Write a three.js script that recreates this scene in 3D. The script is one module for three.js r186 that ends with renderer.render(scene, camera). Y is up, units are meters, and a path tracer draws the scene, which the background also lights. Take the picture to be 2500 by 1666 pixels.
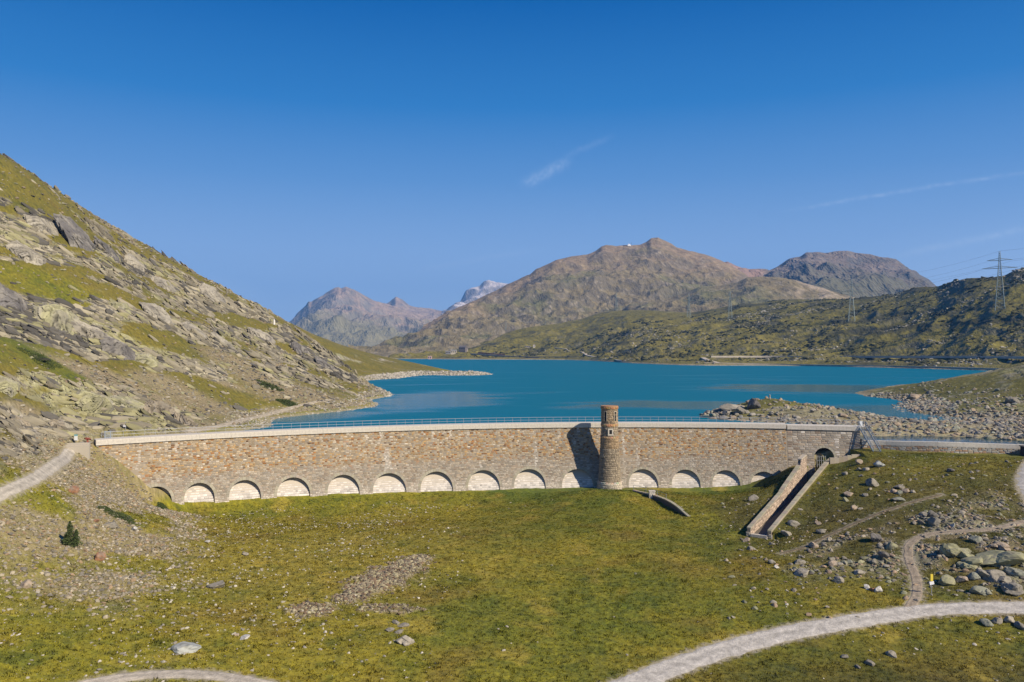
import * as THREE from 'three';
import { mergeGeometries } from 'three/addons/utils/BufferGeometryUtils.js';

// ------------------------------------------------------------------ camera, sky, sun, exposure
const scene = new THREE.Scene();
const F = 1944, CAM_Y = 20, PITCH = Math.atan(22 / F);           // a 28 mm lens on a hovering camera, 20 m above the lake
const camera = new THREE.PerspectiveCamera(2 * Math.atan(833 / F) * 180 / Math.PI, 1024 / 682, 1, 40000);
camera.position.set(0, CAM_Y, 0);
camera.rotation.x = PITCH;
camera.updateMatrixWorld();
const renderer = new THREE.WebGLRenderer({ antialias: true });
renderer.setSize(1024, 682);
renderer.toneMapping = THREE.LinearToneMapping;
const EXPOSURE = 1.3;
renderer.toneMappingExposure = EXPOSURE;
renderer.shadowMap.enabled = true;
const SUN = new THREE.Vector3(0.64, 0.58, 0.50).normalize();
const sun = new THREE.DirectionalLight(0xfff0d8, 5);
sun.position.copy(SUN).multiplyScalar(600);
sun.castShadow = true;
Object.assign(sun.shadow.camera, { left: -500, right: 500, top: 500, bottom: -500, near: 1, far: 2000 });
sun.shadow.mapSize.set(4096, 4096);
scene.add(sun);
scene.add(sun.target);
scene.fog = new THREE.FogExp2(new THREE.Color(0.13, 0.42, 0.95), 6.5e-5);

// ------------------------------------------------------------------ helpers: random, noise
function rng(seed) { let a = seed | 0; return () => { a = (a + 0x6d2b79f5) | 0; let t = Math.imul(a ^ (a >>> 15), 1 | a); t = (t + Math.imul(t ^ (t >>> 7), 61 | t)) ^ t; return ((t ^ (t >>> 14)) >>> 0) / 4294967296; }; }
const PERM = new Uint8Array(512), GX = new Float32Array(256), GY = new Float32Array(256), RND = new Float32Array(256);
{ const r = rng(77), p = [...Array(256).keys()]; for (let i = 255; i > 0; i--) { const j = Math.floor(r() * (i + 1)); [p[i], p[j]] = [p[j], p[i]]; }
  for (let i = 0; i < 512; i++) PERM[i] = p[i & 255];
  for (let i = 0; i < 256; i++) { const a = r() * 6.2832; GX[i] = Math.cos(a); GY[i] = Math.sin(a); RND[i] = r(); } }
function noise(x, y) {                                            // gradient noise, about -0.7 .. 0.7, scaled to about -1 .. 1
  const xi = Math.floor(x), yi = Math.floor(y), fx = x - xi, fy = y - yi, X = xi & 255, Y = yi & 255;
  const u = fx * fx * fx * (fx * (fx * 6 - 15) + 10), v = fy * fy * fy * (fy * (fy * 6 - 15) + 10);
  const a = PERM[PERM[X] + Y], b = PERM[PERM[X + 1] + Y], c = PERM[PERM[X] + Y + 1], d = PERM[PERM[X + 1] + Y + 1];
  const p = GX[a] * fx + GY[a] * fy, q = GX[b] * (fx - 1) + GY[b] * fy, r = GX[c] * fx + GY[c] * (fy - 1), s = GX[d] * (fx - 1) + GY[d] * (fy - 1);
  return 1.45 * (p + u * (q - p) + v * (r - p + u * (p - q - r + s)));
}
function fbm(x, y, o) { let s = 0, a = 0.55; for (let i = 0; i < o; i++) { s += a * noise(x, y); x = x * 2.03 + 17.3; y = y * 2.03 - 9.1; a *= 0.5; } return s; }
function ridged(x, y, o) { let s = 0, a = 0.6; for (let i = 0; i < o; i++) { const n = 1 - Math.abs(noise(x, y)); s += a * n * n; x = x * 2.1 + 5.2; y = y * 2.1 + 3.7; a *= 0.5; } return s; }
const CELL = { v: 0, id: 0, edge: 0 };
function facets(x, y) {                                           // blocky rock: every cell is a tilted plane of its own
  const xi = Math.floor(x), yi = Math.floor(y); let best = 9, second = 9, bv = 0, bid = 0;
  for (let j = -1; j <= 1; j++) for (let i = -1; i <= 1; i++) {
    const h = PERM[PERM[(xi + i) & 255] + ((yi + j) & 255)], h2 = PERM[h + 31];
    const cx = xi + i + RND[h], cy = yi + j + RND[h2], dx = x - cx, dy = y - cy, d = dx * dx + dy * dy;
    if (d < best) { second = best; best = d; bid = h; bv = (RND[(h + 90) & 255] - 0.5) * 1.5 + GX[h2] * dx * 0.9 + GY[h2] * dy * 0.9; } else if (d < second) second = d;
  }
  CELL.v = bv; CELL.id = RND[(bid + 7) & 255]; CELL.edge = Math.sqrt(second) - Math.sqrt(best);
  return bv;
}
const clamp = (x, a = 0, b = 1) => Math.min(b, Math.max(a, x));
const smooth = (a, b, x) => { const t = clamp((x - a) / (b - a)); return t * t * (3 - 2 * t); };
const lerp = (a, b, t) => a + (b - a) * t;
function interp(table, x) { if (x <= table[0][0]) return table[0][1]; for (let i = 1; i < table.length; i++) if (x <= table[i][0]) { const [a, b] = table[i - 1], [c, d] = table[i]; return b + (d - b) * (x - a) / (c - a); } return table[table.length - 1][1]; }
// a sight line through a point of the picture, and the place on it at a given distance along -z
const sight = (px, py) => { const v = new THREE.Vector3(px - 1250, 833 - py, -F); return v.applyAxisAngle(new THREE.Vector3(1, 0, 0), PITCH); };
const at = (px, py, d) => { const v = sight(px, py); return v.multiplyScalar(d / -v.z).add(camera.position); };

// ------------------------------------------------------------------ helpers: naming
const used = {};
function numbered(name) { const n = used[name] = (used[name] ?? -1) + 1; return n ? `${name}_${String(n).padStart(3, '0')}` : name; }
function dress(o) { o.traverse((c) => { if (c.isMesh) { c.castShadow = true; c.receiveShadow = true; } }); return o; }
function put(o, name, label, category, group) { o.name = numbered(name); o.userData = { label, category }; if (group) o.userData.group = group; scene.add(o); return o; }
function thing(name, label, category, pos, turn = 0, group) { const g = new THREE.Group(); if (pos) g.position.copy(pos); g.rotation.y = turn; return put(g, name, label, category, group); }
function structure(o, name, label) { o.name = numbered(name); o.userData = { kind: 'structure' }; if (label) o.userData.label = label; scene.add(o); return o; }
function stuff(o, name, label, category) { o.name = numbered(name); o.userData = { kind: 'stuff', label, category }; scene.add(o); return o; }
function part(name, geo, mat, parent, label) { const m = new THREE.Mesh(geo, mat); m.name = name; if (label) m.userData.label = label; parent.add(m); return m; }
const box = (w, h, d, x = 0, y = 0, z = 0, ry = 0, rx = 0, rz = 0) => { const g = new THREE.BoxGeometry(w, h, d); if (rx) g.rotateX(rx); if (rz) g.rotateZ(rz); if (ry) g.rotateY(ry); return g.translate(x, y, z); };
function bar(a, b, r, n = 5) { const v = new THREE.Vector3().subVectors(b, a), g = new THREE.CylinderGeometry(r, r, v.length(), n); g.applyQuaternion(new THREE.Quaternion().setFromUnitVectors(new THREE.Vector3(0, 1, 0), v.clone().normalize())); return g.translate((a.x + b.x) / 2, (a.y + b.y) / 2, (a.z + b.z) / 2); }
const V = (x, y, z) => new THREE.Vector3(x, y, z);
const std = (r, g, b, o = {}) => new THREE.MeshStandardMaterial({ color: new THREE.Color().setRGB(r, g, b), roughness: 0.9, ...o });

// ------------------------------------------------------------------ the sky
{
  const W = 3000, H = 1500, data = new Float32Array(W * H * 4);
  const tab = [[-90, .20, .21, .20], [-0.1, .22, .24, .25], [0, .40, .56, .84], [3, .36, .525, .82], [7, .275, .455, .785], [12, .125, .315, .675], [17, .028, .208, .575], [24, .0003, .115, .425], [40, .001, .070, .32], [90, .001, .052, .25]];
  const streaks = [[1275, 452, 1395, 388, 15, .17, 3], [1380, 380, 1500, 330, 8, .07, 5], [1925, 513, 2560, 410, 3.6, .17, 9], [2180, 628, 2560, 545, 9, .11, 11], [1010, 660, 1330, 606, 6, .05, 13]];
  for (let j = 0; j < H; j++) {
    const el = ((j + 0.5) / H - 0.5) * 180; let k = 1; while (k < tab.length - 1 && tab[k][0] < el) k++;
    const a = tab[k - 1], b = tab[k], t = clamp((el - a[0]) / (b[0] - a[0]));
    const c = [1, 2, 3].map((i) => lerp(a[i], b[i], t) / EXPOSURE), e = el * Math.PI / 180;
    for (let i = 0; i < W; i++) {
      const o = (j * W + i) * 4, az = ((i + 0.5) / W - 0.5) * 2 * Math.PI, dx = Math.cos(e) * Math.cos(az), dy = Math.sin(e), dz = Math.cos(e) * Math.sin(az);
      let w = 0;
      if (dz < -0.6 && el > 4 && el < 20) {
        const px = 1250 + F * dx / -dz, py = 855 - F * dy / -dz;
        for (const [x0, y0, x1, y1, wd, op, sd] of streaks) {
          const lx = x1 - x0, ly = y1 - y0, L = Math.hypot(lx, ly), u = ((px - x0) * lx + (py - y0) * ly) / L / L; if (u < -0.1 || u > 1.1) continue;
          const q = ((px - x0) * -ly + (py - y0) * lx) / L + 6 * fbm(u * 6 + sd, 3.3, 3), g = Math.exp(-q * q / wd / wd * 1.6) * smooth(-0.1, 0.25, u) * smooth(1.1, 0.7, u);
          w += op * g * (0.35 + 1.1 * smooth(-.35, .45, fbm(u * 16 + sd, q / wd * 2.2 + u * 6, 5)));
        }
      }
      const m = (0.97 + 0.03 * Math.cos(az + 2.2));
      data[o] = lerp(c[0] * m, 0.62, w); data[o + 1] = lerp(c[1] * m, 0.70, w); data[o + 2] = lerp(c[2] * m, 0.82, w); data[o + 3] = 1;
    }
  }
  const sky = new THREE.DataTexture(data, W, H, THREE.RGBAFormat, THREE.FloatType);
  sky.mapping = THREE.EquirectangularReflectionMapping; sky.magFilter = THREE.LinearFilter; sky.minFilter = THREE.LinearFilter; sky.needsUpdate = true;
  scene.background = sky; scene.environment = sky; scene.environmentIntensity = 1;
}

// ------------------------------------------------------------------ the dam's plan: an arc of 190 m radius, needed by the ground
const DAM = { x: 30, d: 7, R: 190, s0: -121, s1: 53.4, joint: 36.7, top: 2.05, under: 0.95 };
const faceR = (y, depth = 0) => DAM.R - 0.4 - 0.28 * (1 - y) + depth;
function damPt(s, y, depth = 0) { const th = s / DAM.R, r = faceR(y, depth); return V(DAM.x + r * Math.sin(th), y, -(DAM.d + r * Math.cos(th))); }
function arcPt(s, y, r) { const th = s / DAM.R; return V(DAM.x + r * Math.sin(th), y, -(DAM.d + r * Math.cos(th))); }
// the chute's plan
const CH = { ax: 70.2, ad: 184.4, bx: 43.4, bd: 140.2 };
CH.L = Math.hypot(CH.bx - CH.ax, CH.bd - CH.ad); CH.ux = (CH.bx - CH.ax) / CH.L; CH.ud = (CH.bd - CH.ad) / CH.L;
const chuteK = (u) => lerp(1.42, 1, clamp(u / CH.L));               // the chute narrows towards its foot
const chuteAt = (x, d) => { const u = (x - CH.ax) * CH.ux + (d - CH.ad) * CH.ud; return [u, ((x - CH.ax) * -CH.ud + (d - CH.ad) * CH.ux) / chuteK(u)]; };  // along, across (right of the chute positive)
const chuteFloor = (u) => lerp(-11.2, -12.85, clamp(u / CH.L));
// wing wall's plan
const WING = [];

function faceD(px, y) { const t = (px - 1250) / F, rf = faceR(y), a = t * t + 1, b = -2 * (t * DAM.x + DAM.d), c = DAM.x * DAM.x + DAM.d * DAM.d - rf * rf; return (-b + Math.sqrt(b * b - 4 * a * c)) / 2 / a; }
// ------------------------------------------------------------------ ground: base heights from surveyed points, thin-plate interpolated
const PTS = [];
for (const [px, py, d] of [
  // foot of the dam and the meadow
  ...[[215, 1102], [280, 1150], [340, 1194], [400, 1226], [440, 1233], [600, 1221], [750, 1212], [900, 1205], [1050, 1200], [1200, 1196], [1350, 1193], [1488, 1193], [1600, 1191], [1710, 1190], [1802, 1186], [1863, 1177], [1900, 1161], [1938, 1143]].map(([px, py]) => [px, py, faceD(px, -11.5)]),
  [1488, 1195, 187], [1440, 1197, 186], [1535, 1197, 186], [2045, 1128, 181], [2060, 1112, 182.5], [2140, 1107, 182.5], [2300, 1108, 180], [2480, 1112, 176], [2500, 1150, 160], [2300, 1150, 163], [2200, 1130, 170], [2150, 1180, 158], [2050, 1200, 158], [2000, 1252, 150], [2300, 1200, 150], [2450, 1195, 148],
  [2300, 1240, 141], [2480, 1250, 138], [2150, 1260, 140], [2250, 1300, 130], [2450, 1290, 128], [2100, 1330, 128], [1950, 1330, 132], [2250, 1380, 118], [2450, 1380, 114], [2480, 1440, 108], [2250, 1470, 106], [2000, 1430, 112], [1900, 1313, 138],
  [1800, 1302, 142], [1850, 1230, 160], [1900, 1190, 174], [1650, 1300, 145], [1700, 1240, 165], [1400, 1300, 146], [1000, 1300, 144], [700, 1300, 141], [500, 1290, 140], [480, 1255, 150], [1250, 1400, 119], [800, 1450, 107], [500, 1400, 112],
  [1250, 1550, 95], [1700, 1500, 102], [1700, 1605, 91], [2100, 1515, 100], [2400, 1487, 103], [1550, 1655, 84.5], [2000, 1640, 88], [2400, 1600, 92], [2500, 1640, 88], [1000, 1650, 82], [600, 1650, 79], [300, 1655, 77], [0, 1650, 74], [0, 1500, 86],
  [200, 1500, 90], [100, 1400, 98], [0, 1380, 97], [300, 1380, 108], [100, 1300, 108], [250, 1300, 118], [380, 1290, 128], [150, 1230, 118], [280, 1220, 138], [0, 1290, 103], [0, 1208, 110], [60, 1180, 118], [110, 1152, 129], [150, 1125, 141], [178, 1094, 154],
  // the left hillside
  [0, 1150, 116], [100, 1080, 150], [0, 1050, 135], [100, 1000, 160], [200, 1030, 168], [0, 900, 165], [150, 930, 180], [300, 980, 190], [300, 900, 215], [100, 800, 210], [0, 700, 225], [0, 550, 255], [200, 700, 250], [350, 800, 250], [450, 900, 240],
  [500, 980, 225], [500, 1040, 195], [430, 1060, 178], [330, 1065, 167], [600, 1000, 235], [700, 950, 270], [600, 880, 290], [500, 800, 300], [400, 720, 310], [300, 640, 315], [640, 820, 350], [750, 900, 330], [850, 960, 300], [820, 930, 335],
  [640, 1046, 204], [800, 1008, 254], [900, 980, 311], [955, 966, 350],
  [686, 800, 500], [765, 838, 425], [813, 871, 400], [834, 889, 388], [862, 917, 375], [890, 938, 365], [931, 958, 356],
  [890, 931, 512], [960, 925, 556], [1050, 916, 637], [850, 900, 560], [930, 900, 620], [800, 860, 590], [1000, 900, 680],
  // rocky island and right shore
  [1755, 1022, 232], [1762, 1000, 240], [1820, 985, 243], [1880, 974, 245], [1950, 985, 243], [2020, 995, 240], [2100, 1012, 228], [2200, 1030, 216], [2330, 1038, 208], [2450, 1046, 203], [2050, 1003, 262], [2200, 1023, 231], [2330, 1031, 221],
  [2200, 1055, 203], [2400, 1060, 198], [2190, 975, 324], [2200, 963, 330], [2300, 930, 330], [2400, 912, 330], [2500, 893, 330], [2600, 870, 325], [2500, 960, 270], [2400, 985, 252], [2300, 1000, 250], [2260, 1000, 262], [2240, 990, 280], [2350, 1030, 221.5], [2500, 1020, 225],
]) { const p = at(px, py, d); PTS.push([p.x, d, p.y]); }
for (const [px, py, d] of [[0, 387, 290], [100, 440, 315], [200, 505, 345], [300, 570, 380], [400, 640, 420], [500, 695, 470], [600, 740, 530], [650, 762, 570], [711, 790, 620], [772, 820, 680], [834, 843, 720], [905, 864, 760], [976, 879, 775], [1027, 890, 770], [1068, 899, 740]]) {
  const p = at(px, py, d); PTS.push([p.x, d, p.y]);
  if (p.y > 20) PTS.push([p.x * 1.25, d * 1.25, p.y * 1.03]); else PTS.push([p.x, d + 150, -4]);
}
PTS.push([-110, 80, -3], [-130, 110, 8], [60, 60, -16], [0, 60, -14.5], [-70, 60, -11], [120, 100, -13], [140, 140, -6], [150, 175, -3], [110, 80, -16], [-200, 150, 40], [-230, 200, 62],
  [-30, 230, -4], [-10, 300, -6], [-45, 208, -2.5], [-20, 400, -6], [-80, 430, -1.5], [-62, 400, -3], [-100, 455, 3], [-88, 485, -0.4], [-43.5, 650, 2.6], [-60, 645, 1.4], [-22, 655, 0.9], [-43, 580, -2.5], [0, 650, -4], [-43, 740, -3],
  [55, 275, -3], [95, 278, -2.5], [120, 247, -2], [110, 262, -3], [58, 222, -2.4], [50, 232, -3.2], [46, 246, -4], [57, 258, -3.5], [85, 212, 0.0], [95, 205, -0.4], [100, 194, -2.8], [85, 193, -2.4], [112, 188, -2.6], [128, 190, -0.8], [105, 284, -2], [120, 260, -1.2], [120, 236, -0.6],
  [150, 400, -3], [195, 420, 0], [240, 400, 8], [230, 300, 24], [165, 205, 3], [120, 380, -4], [0, 500, -8], [60, 400, -6], [100, 600, -8], [0, 800, -8], [-40, 900, -8], [-60, 1000, -6], [200, 600, -8], [250, 900, -8], [0, 205, -8], [-50, 190, -5], [50, 207, -7], [72, 202, -4], [300, 250, 30], [300, 150, -2]);
const BASE = (() => {
  const n = PTS.length, N = n + 3, S = 100, A = Array.from({ length: N }, () => new Float64Array(N + 1));
  const U = (r2) => (r2 < 1e-9 ? 0 : 0.5 * r2 * Math.log(r2));
  for (let i = 0; i < n; i++) {
    for (let j = 0; j < n; j++) { const dx = (PTS[i][0] - PTS[j][0]) / S, dd = (PTS[i][1] - PTS[j][1]) / S; A[i][j] = U(dx * dx + dd * dd); }
    A[i][i] += 0.0012; A[i][n] = 1; A[i][n + 1] = PTS[i][0] / S; A[i][n + 2] = PTS[i][1] / S; A[i][N] = PTS[i][2];
    A[n][i] = 1; A[n + 1][i] = PTS[i][0] / S; A[n + 2][i] = PTS[i][1] / S;
  }
  for (let c = 0; c < N; c++) {
    let p = c; for (let r = c + 1; r < N; r++) if (Math.abs(A[r][c]) > Math.abs(A[p][c])) p = r; [A[c], A[p]] = [A[p], A[c]];
    for (let r = c + 1; r < N; r++) { const f = A[r][c] / A[c][c]; if (f) for (let k = c; k <= N; k++) A[r][k] -= f * A[c][k]; }
  }
  const w = new Float64Array(N);
  for (let r = N - 1; r >= 0; r--) { let s = A[r][N]; for (let k = r + 1; k < N; k++) s -= A[r][k] * w[k]; w[r] = s / A[r][r]; }
  const x0 = -760, d0 = 40, st = 4, nx = 341, nd = 262, g = new Float32Array(nx * nd);
  for (let j = 0; j < nd; j++) for (let i = 0; i < nx; i++) {
    const x = x0 + i * st, d = d0 + j * st; if (Math.abs(x) > 0.95 * d + 30) { g[j * nx + i] = NaN; }
    let s = w[n] + w[n + 1] * x / S + w[n + 2] * d / S;
    for (let k = 0; k < n; k++) { const dx = (x - PTS[k][0]) / S, dd = (d - PTS[k][1]) / S; s += w[k] * U(dx * dx + dd * dd); }
    g[j * nx + i] = s;
  }
  const cr = (a, b, c, d, t) => b + 0.5 * t * (c - a + t * (2 * a - 5 * b + 4 * c - d + t * (3 * (b - c) + d - a)));
  return (x, d) => {
    const fx = clamp((x - x0) / st, 1, nx - 3), fd = clamp((d - d0) / st, 1, nd - 3), i = Math.floor(fx), j = Math.floor(fd), tx = fx - i, td = fd - j, r = [];
    for (let k = -1; k <= 2; k++) { const o = (j + k) * nx + i; r.push(cr(g[o - 1], g[o], g[o + 1], g[o + 2], tx)); }
    return cr(r[0], r[1], r[2], r[3], td);
  };
})();
// where a sight line meets a height function
function meet(px, py, hf, d0 = 60, d1 = 5000) {
  const v = sight(px, py), k = 1 / -v.z; let d = d0, prev = d0;
  const over = (q) => CAM_Y + v.y * k * q - hf(v.x * k * q, q);
  while (d < d1) { if (over(d) < 0) { let a = prev, b = d; for (let i = 0; i < 24; i++) { const m = (a + b) / 2; if (over(m) < 0) b = m; else a = m; } return V(v.x * k * b, hf(v.x * k * b, b), -b); } prev = d; d *= 1.004; }
  return V(v.x * k * d1, 0, -d1);
}
for (const [px, py] of [[1547, 1199], [1597, 1211], [1625, 1221], [1650, 1235], [1683, 1263]]) { const p = meet(px, py, BASE); WING.push([p.x, -p.z]); }
// roads and paths: polylines in plan, from where they are seen on the base ground
function polyline(list, hf = BASE) { const pts = list.map(([px, py]) => meet(px, py, hf)); return new THREE.CatmullRomCurve3(pts.map((p) => V(p.x, 0, p.z)), false, 'centripetal'); }
const ROADS = [
  { name: 'gravel_road', label: 'pale grey gravel road curving across the lower right of the meadow', w: 1.8, c: [.49, .46, .41], l: [[1380, 1740], [1470, 1700], [1540, 1672], [1630, 1635], [1712, 1605], [1815, 1574], [1925, 1546], [2095, 1515], [2265, 1490], [2380, 1485], [2477, 1484], [2640, 1490]] },
  { name: 'gravel_path', label: 'beige gravel path climbing the left slope to the end of the dam', w: 0.95, c: [.45, .41, .34], l: [[-90, 1250], [0, 1208], [60, 1180], [110, 1152], [145, 1127], [166, 1106], [176, 1094]] },
  { name: 'footpath', label: 'worn stony footpath climbing between the boulders from the gravel road', w: 0.72, c: [.33, .27, .195], l: [[2215, 1492], [2238, 1455], [2236, 1410], [2218, 1360], [2225, 1325], [2265, 1306], [2330, 1298], [2420, 1293], [2500, 1275], [2560, 1262]] },
  { name: 'dirt_trail', label: 'narrow brown dirt trail slanting across the mound right of the chute', w: 0.36, c: [.17, .13, .075], l: [[1905, 1352], [1960, 1338], [2030, 1305], [2090, 1278], [2150, 1253], [2210, 1232], [2300, 1208]] },
  { name: 'gravel_track', label: 'pale gravel track at the lower left edge of the meadow', w: 1.0, c: [.46, .41, .33], l: [[130, 1700], [230, 1668], [330, 1652], [440, 1646], [550, 1654], [660, 1676], [760, 1710]] },
  { name: 'shore_path', label: 'pale path along the foot of the left hillside above the lake shore', w: 0.85, c: [.44, .38, .28], l: [[455, 1052], [560, 1034], [640, 1016], [720, 994], [770, 982], [818, 974]] },
  { name: 'gravel_yard', label: 'pale gravel turning place at the right edge of the mound', w: 4.2, c: [.42, .40, .37], l: [[2570, 1115], [2548, 1150], [2545, 1190], [2570, 1230]] },
];
for (const r of ROADS) { r.curve = polyline(r.l); const n = Math.ceil(r.curve.getLength() / 1.2); r.pts = r.curve.getSpacedPoints(n); r.box = new THREE.Box3().setFromPoints(r.pts).expandByScalar(r.w + 3); }
function roadDist(x, z) {                                         // distance to the nearest road's edge
  let best = 99;
  for (const r of ROADS) { if (x < r.box.min.x || x > r.box.max.x || z < r.box.min.z || z > r.box.max.z) continue;
    for (let i = 1; i < r.pts.length; i++) { const a = r.pts[i - 1], b = r.pts[i], vx = b.x - a.x, vz = b.z - a.z, t = clamp(((x - a.x) * vx + (z - a.z) * vz) / (vx * vx + vz * vz)), q = Math.hypot(x - a.x - vx * t, z - a.z - vz * t) - r.w; if (q < best) best = q; } }
  return best;
}
function wingSide(x, d) {                                          // signed distance to the wing wall: negative on its low side (left)
  let best = 99, sgn = 1, along = 0, run = 0;
  for (let i = 1; i < WING.length; i++) { const [ax, ad] = WING[i - 1], [bx, bd] = WING[i], vx = bx - ax, vd = bd - ad, L = Math.hypot(vx, vd), t = clamp(((x - ax) * vx + (d - ad) * vd) / L / L), q = Math.hypot(x - ax - vx * t, d - ad - vd * t); if (q < best) { best = q; sgn = (vx * (d - ad) - vd * (x - ax)) > 0 ? 1 : -1; along = run + t * L; } run += L; }
  return [best * sgn, along / run];
}

// rock bands and grass patches of the left hillside: [from px, py, to px, py, half height, kind]
const OUT = [[60, 515, 310, 645, 8, 'dark'], [240, 560, 440, 700, 6, 'pale'], [100, 770, 290, 835, 10, 'lichen'], [-40, 690, 60, 790, 11, 'dark'], [220, 830, 380, 885, 8, 'pale'], [320, 770, 560, 850, 7, 'pale'], [540, 800, 800, 905, 6, 'pale'], [700, 830, 850, 925, 5, 'dark'], [180, 950, 310, 1010, 7, 'lichen'], [320, 985, 490, 1035, 6, 'tan'], [-20, 540, 120, 600, 6, 'pale'], [430, 660, 640, 775, 4, 'pale'], [0, 380, 90, 430, 3, 'dark'], [120, 430, 180, 470, 3, 'dark'],
  [-60, 830, 110, 880, 9, 'grass'], [50, 670, 170, 725, 6, 'grass'], [380, 905, 520, 960, 7, 'brown'], [560, 880, 720, 960, 8, 'scree'], [380, 930, 560, 1010, 5, 'scree'], [130, 900, 330, 935, 6, 'grass'], [0, 450, 160, 520, 5, 'brown'], [180, 560, 420, 690, 3, 'brown'], [440, 640, 700, 790, 4, 'brown']].map(([x0, y0, x1, y1, r, kind]) => { const f = (px, py) => { const p = meet(px, py, BASE, 100); return [0.2 * -p.x + 0.98 * -p.z, p.y * 1.75]; }, A = f(x0, y0), B = f(x1, y1); return { A, B, r, kind }; });
// masks of the near ground
const G = { kd: 0, kl: 0, left: 0, h: 0, r: 0, g: 0, b: 0, rock: 0, scree: 0, grass: 0, road: 9 };
const pileA = meet(835, 1472, BASE), pileB = meet(1035, 1358, BASE), pile2 = meet(760, 1490, BASE), pile3 = meet(960, 1490, BASE);
function pileMask(x, z) {
  const vx = pileB.x - pileA.x, vz = pileB.z - pileA.z, L2 = vx * vx + vz * vz, t = ((x - pileA.x) * vx + (z - pileA.z) * vz) / L2, q = Math.abs((x - pileA.x) * -vz + (z - pileA.z) * vx) / Math.sqrt(L2);
  let m = smooth(0.06, -0.06, Math.abs(t - 0.5) - 0.5) * smooth(1.25, 0.35, q / (3.3 * (0.5 + 0.75 * Math.sin(clamp(t) * 3.14)) * (1 + 0.45 * noise(x * .45, z * .45) + .3 * noise(x * 1.3, z * 1.3))));
  m = Math.max(m, 0.75 * smooth(1.1, 0.6, Math.hypot((x - pile2.x) / 3.2, (z - pile2.z) / 3.2) * (1 + 0.5 * noise(x * .6, z * .6))));
  m = Math.max(m, 0.6 * smooth(1.1, 0.6, Math.hypot((x - pile3.x) / 4.2, (z - pile3.z) / 2.2) * (1 + 0.5 * noise(x * .6, z * .6))));
  return m;
}
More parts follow.
